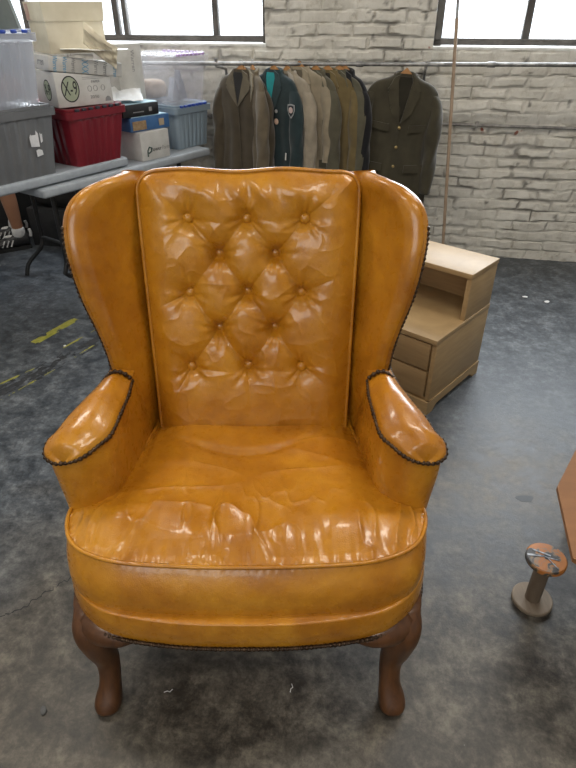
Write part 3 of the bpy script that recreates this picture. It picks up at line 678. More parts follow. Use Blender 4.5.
jacket('light tan long coat with plain sleeves in the middle of the pipe', (.26, .22, .155), .112, D(18), .47, .74, seed=11, thick=.034, sleeve=.47, drop=.03, pockets=False)
jacket('grey-olive jacket with flap pockets, half hidden left of the khaki jacket', (.085, .078, .052), .205, D(33), .37, .68, seed=13, thick=.026)
jacket('khaki brown jacket with wide collar, in front of the black jacket', (.135, .10, .043), .272, D(20), .46, .72, seed=15, thick=.034, lining=(.03, .028, .02), pockets=False)
jacket('grey-green jacket just behind the khaki jacket, shoulder showing', (.088, .082, .055), .335, D(29), .41, .68, seed=17, thick=.026, pockets=False)
jacket('black jacket mostly hidden behind the olive uniform jacket', (.008, .008, .010), .368, D(31), .38, .60, seed=19, thick=.028, pockets=False)
jacket('dark olive uniform jacket with epaulettes facing the room, rightmost on the pipe', (.047, .041, .025), 0.712, D(-6), .465, .735, seed=21, thick=.05, epaul=True, buttons=3, roll=D(4), sleeve=.60, drop=.062, off=PO, lapel=.22)

# ------------------------------------------------------------------ tables
TA = math.atan2(.825, .564); eT = Vector((.564, .826, 0)); mT = Vector((-.826, .564, 0))
def table(label, corner, L, Dp, ztop, legs):
    "corner = near right end of the front edge; local x along the front edge, y away"
    t = thing('folding_table', label, 'table', (corner[0], corner[1], 0), TA, 'folding tables along the left')
    mb = MB().box((-L/2, Dp/2, ztop-.022), (L, Dp, .044), .012, seg=3); mb.build('tabletop', M_table, t)
    for x, ys, bend in legs:
        y0, y1 = ys
        for y, sg in ((y0, -1), (y1, 1)):
            P = crv([(x, y, ztop-.05), (x, y, .30), (x, y, .20), (x-.02, y, .14), (x-bend*.8, y, .07), (x-bend, y, .0)], 24)
            MB().tube(P, .013, 10).build('leg', M_black, t)
        MB().tube([(x, y0, .20), (x, y1, .20)], .011, 8).build('crossbar', M_black, t)
        MB().tube([(x, y0, ztop-.055), (x, y1, ztop-.055)], .011, 8).build('crossbar', M_black, t)
    return t
table('grey plastic folding table holding the grey and red crates', (-.842, 3.216), 1.83, .80, .74, [(-.13, (.22, .75), .16), (-1.6, (.10, .70), -.16)])
table('slightly lower grey folding table holding the clear totes and white box', (-.470, 3.717), 1.18, .46, .69, [(-.22, (.06, .40), .12), (-.95, (.06, .28), -.12)])

# ------------------------------------------------------------------ crates and totes
def ring(w, d, r, z, n=10, rib=0, nr=0, duty=.5):
    "rounded rectangle, sides carry nr ribs"
    P = []
    def side(a, b_, nx_, ny_, k):
        out = []
        if not nr or k < 1: return [a, b_]
        for i in range(k):
            for f, o in ((.0, 0), (.12, rib), (.62, rib), (.74, 0)):
                t = (i+f)/k; t = .04+t*.92; out.append((a[0]+(b_[0]-a[0])*t+nx_*o, a[1]+(b_[1]-a[1])*t+ny_*o))
        return [a]+out+[b_]
    x, y = w/2, d/2
    ks = nr; kd = max(1, int(nr*d/w+.5)) if nr else 0
    P += side((-x+r, -y), (x-r, -y), 0, -1, ks); P += [(x-r+r*math.sin(t), -y+r-r*math.cos(t)) for t in np.linspace(.2, pi/2-.2, 4)]
    P += side((x, -y+r), (x, y-r), 1, 0, kd); P += [(x-r+r*math.cos(t), y-r+r*math.sin(t)) for t in np.linspace(.2, pi/2-.2, 4)]
    P += side((x-r, y), (-x+r, y), 0, 1, ks); P += [(-x+r-r*math.sin(t), y-r+r*math.cos(t)) for t in np.linspace(.2, pi/2-.2, 4)]
    P += side((-x, y-r), (-x, -y+r), -1, 0, kd); P += [(-x+r-r*math.cos(t), -y+r-r*math.sin(t)) for t in np.linspace(.2, pi/2-.2, 4)]
    return [(p[0], p[1], z) for p in P]
def crate(name, label, cat, corner, rz, w, d, h, z0, mat, lidmat, taper=.04, ribs=6, ribd=.004, lid=True, group=None, notch=None, latch=None, corner_is='right', open_top=False, rimh=.032):
    "corner = near corner at floor level: right (or left) end of the front face at the base"
    R = Matrix.Rotation(rz, 3, 'Z'); sx = -1 if corner_is == 'right' else 1
    wb, db = w-2*taper, d-2*taper
    c = Vector((corner[0], corner[1], 0))+R @ Vector((sx*wb/2, db/2, 0))
    t = thing(name, label, cat, (c.x, c.y, z0), rz, group)
    Rg = [ring(wb*.9, db*.9, .02, 0, nr=0)]
    A0 = ring(wb, db, .02, 0, rib=0, nr=ribs); A = ring(wb, db, .02, .012, rib=ribd, nr=ribs)
    B = ring(w-.012, d-.012, .025, h-rimh-.008, rib=ribd, nr=ribs); B2 = ring(w-.012, d-.012, .025, h-rimh, rib=0, nr=ribs)
    C1 = ring(w+.014, d+.014, .025, h-rimh, nr=ribs); C2 = ring(w+.018, d+.018, .028, h, nr=ribs); C3 = ring(w-.02, d-.02, .02, h, nr=ribs)
    Bi = ring(w-.03, d-.03, .02, h-rimh, nr=ribs); Ai = ring(wb-.02, db-.02, .015, .012, nr=ribs)
    L = [A0, A, B, B2, C1, C2, C3, Bi, Ai]; n = len(A); V = sum(L, []); F = gridf(len(L), n, True)+[tuple(range(n)), tuple(range((len(L)-1)*n, len(L)*n))]
    b = mk('body', V, F, mat, t, 30)
    if lid:
        mb = MB(); P = ring(w-.004, d-.004, .03, 0); V = [(x, y, h+.001) for x, y, _ in P]+[(x, y, h+.012) for x, y, _ in P]+[(x*.93, y*.93, h+.012) for x, y, _ in P]+[(x*.9, y*.9, h+.006) for x, y, _ in P]
        k = len(P); mb.add(V, gridf(4, k, True)+[tuple(range(k)), tuple(range(3*k, 4*k))])
        l = mb.build('lid', lidmat, t, 30)
        if notch:
            for i in range(7):
                x = -w/2+.05+i*(w-.10)/6; MB().box((x, -d/2-.002, h+.006), (.022, .014, .013), .003).build('lid_notch', notch, l)
            for i in range(9):
                y = -d/2+.05+i*(d-.10)/8; MB().box((w/2+.002, y, h+.006), (.014, .022, .013), .003).build('lid_notch', notch, l)
    if latch:
        for s_ in (-1, 1): MB().box((s_*w*.28, -d/2-.012, h-.035), (.05, .012, .05), .004).build('latch', latch, t)
    return t
M_greycr = simple('grey_crate_plastic', (.115, .12, .125), (.145, .15, .155), .5, 6)
M_redcr = simple('red_crate_plastic', (.15, .006, .014), (.19, .009, .018), .42, 6)
def plastic(name, c, a):
    m = simple(name, c, None, .28); m.node_tree.nodes['Principled BSDF'].inputs['Alpha'].default_value = a; return m
M_clear = plastic('clear_plastic', (.60, .64, .72), .40)
M_clear2 = plastic('milky_plastic', (.82, .82, .88), .17)
M_bluecl = plastic('blue_grey_plastic', (.30, .38, .45), .72)
M_blue = simple('blue_handle', (.02, .06, .35), None, .4); M_purple = simple('lilac_plastic', (.50, .36, .62), None, .4)
M_darkn = simple('dark_gap_plastic', (.02, .02, .03), None, .6)
gr = crate('storage_crate', 'grey ribbed storage crate with torn white stickers on the table end', 'crate', (-1.098, 2.868), TA, .44, .40, .285, .74, M_greycr, M_greycr, .03, 7, .004)
for k, poly in enumerate(([(-.03, -.03), (.012, -.035), (.015, .02), (.0, .045), (-.018, .03), (-.03, .01)], [(.022, -.02), (.032, -.015), (.036, .02), (.045, .03), (.034, .036), (.024, .02)], [(-.01, -.075), (.022, -.07), (.02, -.05), (.005, -.045), (-.01, -.048)])):
    MB().prism(poly, 0, .0015, Matrix.Rotation(D(90), 3, 'X'), (.10, -.19, .165)).build('torn_sticker', simple('torn_paper', (.55, .56, .57), (.7, .7, .7), .8), gr, loc=None)
crate('storage_tote', 'clear ribbed plastic tote with blue notched lid on the grey crate', 'tote', (-1.093, 2.828), TA, .40, .34, .275, 1.037, M_clear, M_clear, .025, 7, .006, notch=M_blue, latch=None)
red = crate('storage_crate', 'dark red ribbed plastic crate standing on the grey table', 'crate', (-.868, 3.200), TA, .345, .46, .250, .74, M_redcr, M_redcr, .034, 6, .004, notch=M_darkn)
crate('storage_tote', 'blue-grey translucent tote on the lower table, under the milky tote', 'tote', (-.498, 3.855), TA, .30, .40, .225, .69, M_bluecl, M_bluecl, .02, 6, .004, notch=M_blue)
crate('storage_tote', 'milky clear tote with lilac handles stacked on the blue-grey tote', 'tote', (-.502, 3.845), TA, .30, .40, .245, .928, M_clear2, M_clear2, .028, 0, 0, notch=M_purple)
crate('storage_bin', 'blue-grey floor bin under the table beside the sneaker', 'bin', (-1.86, 3.12), 0, .42, .50, .27, 0, simple('bin_plastic', (.14, .17, .20), (.17, .20, .23), .5), simple('bin_lid', (.25, .29, .33), None, .5), .02, 0, 0)
# what shows through the clear plastic
def softpile(name, label, cat, loc, rz, sz, mat, seed):
    nn_ = 26; V = []
    for j in range(nn_):
        for i in range(nn_*2):
            a = 2*pi*i/(nn_*2); b_ = -pi/2+pi*j/(nn_-1); e = .5
            x = math.copysign(abs(math.cos(b_))**e, 1)*math.copysign(abs(math.cos(a))**e, math.cos(a)); y = math.copysign(abs(math.cos(b_))**e, 1)*math.copysign(abs(math.sin(a))**e, math.sin(a)); z = math.copysign(abs(math.sin(b_))**.8, math.sin(b_))
            r = 1+.16*(float(fbm(x*2+seed, z*2+y, seed, 3))-.5)
            V.append((x*sz[0]/2*r, y*sz[1]/2*r, (z+1)*sz[2]/2))
    o = mk(name, V, gridf(nn_, nn_*2, True), mat, None, True, loc, (0, 0, rz)); return prop(o, label, cat)
P1 = Vector((-1.093, 2.828, 0))-eT*.175+mT*.145
softpile('folded_cloth', 'pinkish grey folded cloth inside the clear ribbed tote', 'cloth', (P1.x, P1.y, 1.052), TA, (.30, .24, .11), simple('pink_cloth', (.30, .20, .19), (.42, .32, .30), .9, 8), 3)
softpile('folded_cloth', 'blue-grey bundle of cloth filling the top of the clear ribbed tote', 'cloth', (P1.x, P1.y, 1.165), TA, (.30, .24, .11), simple('blue_cloth', (.10, .13, .17), (.25, .28, .32), .9, 8), 5)
P2 = Vector((-.502, 3.845, 0))-eT*.122+mT*.172
mb = MB(); 
for k, (x, w_, h_) in enumerate(((-.06, .07, .12), (.02, .06, .15), (.07, .05, .10))): mb.prism([(x-w_/2, 0), (x+w_/2, 0), (x, h_)], -.02, .02, Matrix.Rotation(D(90), 3, 'X'), (0, -.10+.03*k, .008))
prop(mb.build('folded_papers', simple('grey_card', (.16, .18, .22), (.3, .32, .36), .7), None, 40, (P2.x, P2.y, .938), (0, 0, TA)), 'grey pointed folded card pieces inside the milky tote', 'paper')
softpile('folded_cloth', 'brown bundle of cloth lying in the milky tote', 'cloth', (P2.x-.10, P2.y+.05, .942), TA, (.14, .13, .10), simple('tan_cloth', (.36, .27, .2), (.5, .4, .3), .9, 8), 8)

# ------------------------------------------------------------------ cardboard boxes
M_card = simple('white_carton', (.46, .45, .42), (.56, .55, .52), .8, 12); M_cream = simple('cream_card', (.60, .54, .40), (.70, .64, .50), .8, 7)
M_ink = simple('black_ink', (.02, .02, .022), None, .7); M_green = simple('green_ink', (.30, .34, .24), (.34, .38, .28), .7, 40); M_bink = simple('blue_ink', (.10, .30, .48), None, .7); M_grink = simple('grey_ink', (.25, .25, .25), None, .7)
def box(name, label, cat, corner, rz, w, d, h, z0, mat, group=None, bev=.004, part='carton'):
    "corner = near-left corner of front face; x to the right along the face"
    R = Matrix.Rotation(rz, 3, 'Z'); c = Vector((corner[0], corner[1], 0))+R @ Vector((w/2, d/2, 0))
    t = thing(name, label, cat, (c.x, c.y, z0), rz, group)
    MB().box((0, 0, h/2), (w, d, h), bev).build(part, mat, t); return t
FX = Matrix.Rotation(pi/2, 3, 'X'); SXL = Matrix.Rotation(-pi/2, 3, 'Z') @ Matrix.Rotation(pi/2, 3, 'X')
def logo(t, x, z, r, face, w, d):
    if face == 'front': M, c, n_ = FX, Vector((x, -d/2, z)), Vector((0, -1, 0))
    else: M, c, n_ = SXL, Vector((-w/2, x, z)), Vector((-1, 0, 0))
    e = [(r*.80*math.cos(a), r*math.sin(a)) for a in np.linspace(0, 2*pi, 40, endpoint=False)]
    MB().prism(e, 0, .0006, M, c+n_*.0003).build('logo_ring', M_ink, t, 40)
    MB().prism([(x_*.88, y_*.90) for x_, y_ in e], 0, .0006, M, c+n_*.0008).build('logo_field', M_green, t, 40)
    mb = MB(); text_on(mb, 'X-9', r*1.0, c+n_*.0018, M, .82, 1.5); mb.build('lettering', M_ink, t, 0)
x9 = box('paper_carton', 'white paper carton with round X-9 emblems on the red crate', 'box', (-1.068, 2.975), D(44), .285, .215, .150, 1.003, M_card)
for v in x9.children[0].data.vertices:
    if v.co.z > .1: v.co.z -= .034*(v.co.x/.285+.5)
logo(x9, -.072, .076, .056, 'front', .285, .215); logo(x9, -.02, .07, .045, 'side', .285, .215)
mb = MB(); text_on(mb, 'PAPER', .016, Vector((.06, -.109, .100)), FX); text_on(mb, '20/50', .02, Vector((.045, -.109, .035)), FX)
for i in range(2): mb.box((.05, -.1085, .113+.007*i), (.11, .0008, .0015))
for xx in (.025, .055, .095): mb.tube([(xx+.010*math.cos(a), -.1085, .072+.012*math.sin(a)) for a in np.linspace(0, 2*pi, 16, endpoint=False)], .001, 4, closed=True)
mb.build('printing', M_grink, x9, 0)
MB().prism([(.016*math.cos(a), .022*math.sin(a)) for a in np.linspace(0, pi, 14)], 0, .0008, FX, (.115, -.1078, .012)).build('round_mark', M_grink, x9, 0)
wr = box('long_carton', 'long flat white carton with blue lettering lying across the stack', 'box', (-1.085, 2.975), D(40), .36, .19, .062, 1.157, M_card, bev=.006)
wr.rotation_euler = (0, D(7.5), D(40)); wr.location.z -= .022
for k, (tx, xx) in enumerate((('Warren', -.150), ('Warren', -.105), ('(text)', -.065), ('WWX', -.01), ('Warren', .045), ('(text)', .09), ('Warren', .14))):
    if tx == '(text)': tx = 'Warren'
    mb = MB(); text_on(mb, 'Warren' if tx != 'WWX' else 'XXX', .030 if k != 3 else .045, Vector((xx, -.0958, .031)), FX @ Matrix.Rotation(-pi/2, 3, 'Z'), .68 if k != 3 else .6, 1)
    mb.build('lettering', (M_bink if k in (0, 1, 3, 6) else M_grink), wr, 0)
mb = MB(); text_on(mb, 'rren', .045, Vector((-.1805, .0, .033)), SXL); mb.build('lettering', M_grink, wr, 0)
bk = box('tall_carton', 'greyish white carton with faint lettering behind the papers and black case', 'box', (-1.02, 3.42), D(48), .16, .22, .50, .69, M_card)
bk.location = (-.925, 3.60, .69)
mb = MB(); text_on(mb, 'Warren', .032, Vector((.02, -.1105, .42)), FX @ Matrix.Rotation(-pi/2, 3, 'Z')); mb.build('lettering', M_grink, bk, 0)
bk.location.z = .74
# cream hat box
cr = box('lidded_box', 'cream cardboard box with deep lid on top of the carton stack', 'box', (-1.075, 3.02), D(38), .270, .225, .195, 1.222, M_cream)
V = [(-.138, -.116, .125), (.138, -.116, .125), (.138, .116, .125), (-.138, .116, .125), (-.143, -.120, .200), (.143, -.120, .200), (.143, .120, .200), (-.143, .120, .200)]
mk('lid', V, [(4, 5, 6, 7), (0, 1, 5, 4), (1, 2, 6, 5), (2, 3, 7, 6), (3, 0, 4, 7), (0, 3, 2, 1)], M_cream, cr, 0)
MB().box((-.1415, .085, .162), (.002, .045, .066)).build('paper_label', simple('pink_label', (.42, .26, .22), (.5, .36, .3), .8, 30), cr, 0)
def crumple(name, label, cat, P0, ux, uy, mat, seed, amp=.02, n=16, loc=(0,0,0)):
    V = []
    for j in range(n):
        for i in range(n):
            u, v = i/(n-1), j/(n-1); q = Vector(P0)+Vector(ux)*u+Vector(uy)*v
            nn_ = Vector(ux).cross(Vector(uy)).normalized(); q += nn_*amp*(float(fbm(u*4, v*4, seed, 3))-.5)*2
            V.append(q-Vector(loc))
    o = mk(name, V, gridf(n, n), mat, None, 25, loc); md = o.modifiers.new('thick', 'SOLIDIFY'); md.thickness = .0012
    return prop(o, label, cat)
crumple('crumpled_paper', 'crumpled cream tissue paper spilling from the cream box', 'paper', (-.915, 3.05, 1.345), (.125, .05, -.105), (-.025, .03, -.085), M_cream, 4, .022, 14, (-.88, 3.05, 1.25))
crumple('loose_paper', 'loose white sheet sticking out under the cream box', 'paper', (-1.02, 3.0, 1.240), (.28, .13, -.008), (-.05, .13, .0), simple('white_paper', (.72, .72, .70), None, .7), 6, .004, 12, (-.9, 3.05, 1.238))
# objects on the lower table
wb_ = box('white_carton', 'white carton with dark leaf logo on the lower table, under the blue box', 'box', (-.793, 3.326), D(53), .205, .235, .145, .69, M_card)
R = FX
mb = MB(); mb.tube([(-.062, -.1185, .02), (-.060, -.1185, .05), (-.048, -.1185, .068), (-.032, -.1185, .062), (-.034, -.1185, .045), (-.055, -.1185, .036)], .004, 6); mb.build('leaf_logo', simple('dark_green_ink', (.04, .07, .06), None, .7), wb_)
mb = MB(); text_on(mb, 'Power', .030, Vector((.0, -.1182, .052)), FX, 1, 1); mb.build('lettering', M_ink, wb_, 0)
mb = MB(); text_on(mb, 'Form', .030, Vector((.072, -.1182, .052)), FX, .8, 1); mb.build('lettering', M_grink, wb_, 0)
bb = box('blue_box', 'flat blue box with brown packing tape lying on the white carton', 'box', (-.835, 3.325), D(50), .265, .25, .070, .837, simple('blue_card', (.03, .10, .25), (.05, .14, .32), .5))
MB().box((0, 0, .0715), (.235, .24, .003)).build('pale_top', simple('pale_blue', (.35, .55, .65), (.45, .62, .7), .5), bb, 0)
MB().box((-.075, -.127, .03), (.09, .003, .045), .001).build('packing_tape', simple('brown_tape', (.25, .16, .08), (.36, .25, .14), .4, 60), bb, 0)
MB().box((.075, -.127, .033), (.035, .003, .035), .001).build('packing_tape', simple('tan_tape', (.4, .32, .22), None, .4), bb, 0)
bc_ = box('black_case', 'slim black case with pale blue top on the blue box', 'case', (-.858, 3.30), D(50), .235, .20, .060, .911, simple('black_plastic', (.012, .012, .014), (.025, .025, .028), .4), part='case_body')
MB().box((0, 0, .062), (.23, .195, .004), .001).build('pale_top', simple('pale_cyan', (.42, .60, .68), None, .5), bc_)
mb = MB(); mb.box((-.02, -.1008, .022), (.07, .001, .005)); mb.box((.06, -.1008, .03), (.02, .001, .02)); mb.build('printed_marks', M_grink, bc_, 0)
crumple('loose_paper', 'white papers heaped on the black case beside the red crate', 'paper', (-.935, 3.30, 1.0), (.17, .09, -.018), (-.05, .18, .045), simple('white_paper2', (.75, .75, .74), None, .7), 12, .02, 12, (-.9, 3.4, .958))
# sloped grey-green case at the very left, on the clear tote
t = thing('sloped_case', 'grey-green case with a slanted pale side on the clear ribbed tote', 'case', (-1.235, 2.835, 1.326), TA)
MB().prism([(-.16, 0), (.045, 0), (.005, .17), (-.16, .17)], -.10, .12, FX, (0, 0, 0)).build('case_body', simple('green_grey', (.10, .12, .11), (.14, .16, .145), .5, 9), t, 20)
MB().prism([(.047, 0), (.060, 0), (.020, .165), (.007, .165)], -.10, .12, FX, (0, 0, 0)).build('side_panel', simple('pale_panel', (.28, .32, .31), None, .5), t, 20)
MB().lathe([(.001, 0), (.03, 0), (.03, .03), (.012, .05), (.001, .05)], (-.03, -.0, .17), 16).build('cap', simple('green_cap', (.08, .12, .12), None, .5), t)

# ------------------------------------------------------------------ stepped end table (blond wood)
CB = thing('step_end_table', 'blond wood two-tier end table with open shelf and drawers behind the chair', 'side table', (.563, 1.922, 0), math.atan2(-.664, .747))
W_, DL, HL, DU, HT = .60, .444, .345, .228, .545; tk = .02
def cb(name, lo, hi, m=M_cab, par=CB, bev=.0015):
    c = [(a+b_)/2 for a, b_ in zip(lo, hi)]; s = [b_-a for a, b_ in zip(lo, hi)]
    return MB().box(c, s, bev).build(name, m, par)
cb('side_panel', (-tk, .006, .062), (0, DL, HL-tk)); cb('side_panel', (-W_, .006, .062), (-W_+tk, DL, HL-tk)); cb('back_panel', (-W_+tk, DL-.012, .062), (-tk, DL, HT-tk))
cb('shelf_top', (-W_-.002, -.004, HL-tk), (.002, DL, HL))
cb('bottom_panel', (-W_+tk, .01, .062), (-tk, DL-.012, .075))
cb('side_panel', (-tk-.001, DL-DU, HL), (-.001, DL, HT-tk)); cb('side_panel', (-W_+.001, DL-DU, HL), (-W_+tk+.001, DL, HT-tk))
cb('top', (-W_-.002, DL-DU-.006, HT-tk), (.002, DL+.002, HT))
for z0_, z1_ in ((.078, .195), (.203, HL-tk-.006)):
    dr = cb('drawer', (-W_+tk+.004, -.001, z0_), (-tk-.004, .30, z1_), M_cabd)
    mb = MB().lathe([(.002, 0), (.012, .004), (.016, .016), (.011, .022), (.001, .024)], (-W_/2, -.001, (z0_+z1_)/2), 18, FX); mb.build('knob', M_cab, dr)
# plinth with bracket feet
def plinth(name, x0, x1, y0, y1, along):
    L = (x1-x0) if along == 'x' else (y1-y0)
    poly = [(0, 0), (.045, 0), (.055, .012), (.075, .026), (L-.075, .026), (L-.055, .012), (L-.045, 0), (L, 0), (L, .064), (0, .064)]
    if along == 'x': MB().prism(poly, 0, .018, FX, (x0, y0+.018, 0)).build(name, M_cab, CB, 20)
    else: MB().prism(poly, 0, .018, Matrix.Rotation(pi/2, 3, 'Z') @ FX, (x0, y0, 0)).build(name, M_cab, CB, 20)
plinth('plinth', -W_, .004, -.006, 0, 'x'); plinth('plinth', -.014, 0, 0, DL, 'y'); plinth('plinth', -W_, 0, 0, DL, 'y')

# ------------------------------------------------------------------ wooden spool
SP = thing('wooden_spool', 'small wooden spool with orange painted top standing on the floor', 'spool', (.684, 1.036, 0))
MB().lathe([(.001, 0), (.052, 0), (.0545, .003), (.0545, .013), (.052, .0155), (.001, .0155)], seg=48).build('base_disc', M_spool, SP)
MB().lathe([(.001, .015), (.0205, .015), (.0205, .166), (.001, .166)], seg=28).build('core', M_dowel, SP)
m, nt, b = node_mat('peeling_orange_paint'); tc = N(nt, 'ShaderNodeTexCoord'); n1 = N(nt, 'ShaderNodeTexNoise', i_Scale=30.0, i_Detail=5.0, i_Distortion=.8); nt.links.new(tc.outputs['Object'], n1.inputs['Vector'])
r_ = ramp(nt, n1.outputs[0], [(.45, (.05, .045, .04)), (.49, (.30, .20, .11)), (.53, (.46, .15, .02)), (.7, (.52, .19, .03))]); nt.links.new(r_.outputs[0], b.inputs['Base Color']); b.inputs['Roughness'].default_value = .45
tp = MB().lathe([(.001, .164), (.049, .164), (.052, .167), (.052, .178), (.049, .181), (.001, .181)], seg=48).build('top_disc', m, SP)
mb = MB()
for x0_, y0_, x1_, y1_, w_ in ((-.048, .010, -.010, .004, .006), (-.012, .005, .028, -.012, .0025), (.0, .0, .015, -.04, .0025), (-.03, .028, .012, .004, .004)):
    dx, dy = x1_-x0_, y1_-y0_; l = math.hypot(dx, dy); mb.box(((x0_+x1_)/2, (y0_+y1_)/2, .1818), (l, w_, .0014), rz=math.atan2(dy, dx))
mb.build('paper_scrap', simple('grey_scrap', (.06, .07, .09), (.65, .68, .72), .6, 50), tp, 0)
MB().lathe([(.001, .1812), (.006, .1812), (.006, .1822), (.001, .1822)], seg=16).build('axle_hole', M_darkn, tp)

# ------------------------------------------------------------------ brown table cut by the right edge
BR = thing('low_table', 'low brown wooden table cut off by the right edge behind the spool', 'table', (.657, 1.051, 0))
poly = [(0, 0), (-.052, -.22), (.12, -.42), (.48, -.42), (.62, -.1), (.56, .36), (.27, .365)]
MB().prism(poly, .408, .420, Matrix.Identity(3)).build('tabletop', M_brown, BR, 30)
MB().prism([(.12+x*.74, y*.74-.01) for x, y in poly], .36, .408, Matrix.Identity(3)).build('apron', M_brown, BR, 30)
for x, y in ((.25, .27), (.14, -.30), (.48, -.30), (.48, .25)): MB().tube([(x, y, .39), (x, y, 0)], [.018, .012], 12).build('leg', M_brown, BR)

# ------------------------------------------------------------------ marks and bits on the floor
M_yel = simple('yellow_paint', (.24, .24, .035), (.34, .33, .06), .6, 30); M_blk = simple('black_tape', (.022, .024, .027), (.045, .047, .05), .6, 30)
def flakes(mb, p0, p1, w_, keep, seed, cell=.004, z=.0008, feather=1.0):
    p0 = Vector((*p0, 0)); p1 = Vector((*p1, 0)); d = (p1-p0); L = d.length; d.normalize(); q = Vector((-d.y, d.x, 0)); nx = int(L/cell); ny_ = max(2, int(w_/cell))
    for i in range(nx):
        for j in range(ny_):
            u = i*cell; v = (j-ny_/2)*cell; edge = 1-abs(2*j/ny_-1)
            nval = float(fbm(u*25+seed, v*60+seed, seed, 3))
            if nval+(edge-.5)*.25*feather > keep:
                c = p0+d*(u+cell/2)+q*v; s = cell*.52
                pts = [c-d*s-q*s, c+d*s-q*s, c+d*s+q*s, c-d*s+q*s]; mb.add([(p.x, p.y, z) for p in pts], [(0, 1, 2, 3)])
def flat(name, mb, mat, label, cat, loc):
    V = [(x-loc[0], y-loc[1], z) for x, y, z in mb.V]; o = mk(name, V, mb.F, mat, None, False, (loc[0], loc[1], 0)); return prop(o, label, cat)
mb = MB(); flakes(mb, (-1.265, 2.53), (-1.135, 2.80), .050, .33, 3); flat('paint_mark', mb, M_yel, 'short yellow paint stroke on the floor left of the chair', 'paint mark', (-1.2, 2.66))
mb = MB(); flakes(mb, (-1.30, 2.03), (-1.14, 2.24), .10, .54, 5); flakes(mb, (-1.14, 2.24), (-.93, 2.62), .10, .54, 8)
tpz = flat('tape_strip', mb, M_blk, 'worn black strip on the floor beside the yellow stroke', 'floor tape', (-1.1, 2.3))
mb = MB()
for a_, b2 in (((-1.33, 2.08), (-1.17, 2.29)), ((-1.10, 2.48), (-.98, 2.70)), ((-1.02, 2.39), (-.92, 2.57)), ((-1.22, 2.03), (-1.06, 2.30))): flakes(mb, a_, b2, .014, .53, int(abs(a_[0])*100)+1, .0035, .0016); mk('yellow_edging', [(x+1.1, y-2.3, z) for x, y, z in mb.V], mb.F, M_yel, tpz, False); mb = MB()
def bit(name, label, cat, x, y, r, mat, seed=1, flatness=.3):
    rr = random.Random(seed); mb = MB().sphere((0, 0, r*flatness), r, 10, 6, (1, .7, flatness)); V = [(v[0]*(1+.3*rr.random()), v[1]*(1+.3*rr.random()), v[2]) for v in mb.V]
    prop(mk(name, V, mb.F, mat, None, True, (x, y, 0), (0, 0, seed)), label, cat)
M_peb = simple('grey_stone', (.09, .09, .09), (.14, .14, .13), .8, 60); M_fleck = simple('white_fleck', (.6, .6, .6), None, .6)
bit('pebble', 'small grey pebble on the floor left of the front chair leg', 'pebble', -.580, .731, .010, M_peb, 2)
bit('paper_fleck', 'white fleck on the floor right of the blond end table, the farther left one', 'fleck', 1.366, 3.076, .014, M_fleck, 3, .15)
bit('paper_fleck', 'white fleck on the floor right of the blond end table, the nearer right one', 'fleck', 1.467, 3.009, .016, M_fleck, 4, .15)
bit('paper_fleck', 'tiny pale fleck on the floor next to the yellow stroke', 'fleck', -1.100, 2.50, .008, M_fleck, 5, .15)
for k, (x, y) in enumerate(((-.302, .775), (.005, .775))):
    mb = MB().tube([(0, 0, .002), (.008, .003, .003), (.014, .001, .002), (.02, .008, .002)], .0009, 5)
    prop(mb.build('thread_scrap', M_fleck, None, True, (x, y, 0), (0, 0, k)), ['curled white thread on the floor near the left front leg', 'curled white thread on the floor under the middle of the seat'][k], 'thread')
mb = MB(); mb.prism([(.028*math.cos(a)*(1+.2*math.sin(3*a)), .018*math.sin(a)*(1+.2*math.cos(2*a))) for a in np.linspace(0, 2*pi, 24, endpoint=False)], .0002, .0006)
prop(mb.build('oil_spot', simple('oil', (.02, .022, .022), None, .5), None, 0, (.805, 1.44, 0)), 'dark oval oil spot on the floor beyond the spool', 'stain')

# ------------------------------------------------------------------ person standing behind the table
PX = thing('person', 'person in black striped sneakers and white socks standing behind the grey table', 'person', (-1.905, 3.97, 0), D(-62))
M_skin = simple('skin', (.33, .16, .09), (.38, .19, .11), .55, 8)
def skinfig(name, pts, edges, mat, parent, sub=2, root=0):
    me = bpy.data.meshes.new(name); me.from_pydata([p[:3] for p in pts], edges, []); me.update()
    o = link(name, me, mat, parent); sk = o.modifiers.new('skin', 'SKIN'); sk.use_smooth_shade = True
    for i, p in enumerate(pts):
        r = p[3]; me.skin_vertices[0].data[i].radius = (r, p[4] if len(p) > 4 else r); me.skin_vertices[0].data[i].use_root = (i == root)
    s = o.modifiers.new('sub', 'SUBSURF'); s.levels = sub; s.render_levels = sub
    dg = bpy.context.evaluated_depsgraph_get(); me2 = bpy.data.meshes.new_from_object(o.evaluated_get(dg)); o.modifiers.clear(); o.data = me2
    me2.polygons.foreach_set('use_smooth', [True]*len(me2.polygons)); return o
pts = [(0, 0, .92, .13, .105), (0, 0, 1.08, .12, .09), (0, .0, 1.25, .145, .10), (0, .0, 1.38, .13, .085), (0, 0, 1.46, .05), (0, -.01, 1.50, .058), (0, -.02, 1.58, .088, .105), (0, -.015, 1.69, .088, .104),
       (.17, 0, 1.37, .055), (.21, .01, 1.12, .042), (.22, -.04, .88, .030), (.225, -.06, .80, .034, .018),
       (-.17, 0, 1.37, .055), (-.21, .01, 1.12, .042), (-.22, -.04, .88, .030), (-.225, -.06, .80, .034, .018),
       (.10, 0, .84, .090), (.105, -.01, .50, .058), (.105, .01, .34, .054), (.105, .02, .12, .036), (.105, .01, .06, .036),
       (-.10, 0, .84, .090), (-.105, -.01, .50, .058), (-.105, .01, .34, .054), (-.105, .02, .12, .036), (-.105, .01, .06, .036)]
ed = [(0,1),(1,2),(2,3),(3,4),(4,5),(5,6),(6,7),(3,8),(8,9),(9,10),(10,11),(3,12),(12,13),(13,14),(14,15),(0,16),(16,17),(17,18),(18,19),(19,20),(0,21),(21,22),(22,23),(23,24),(24,25)]
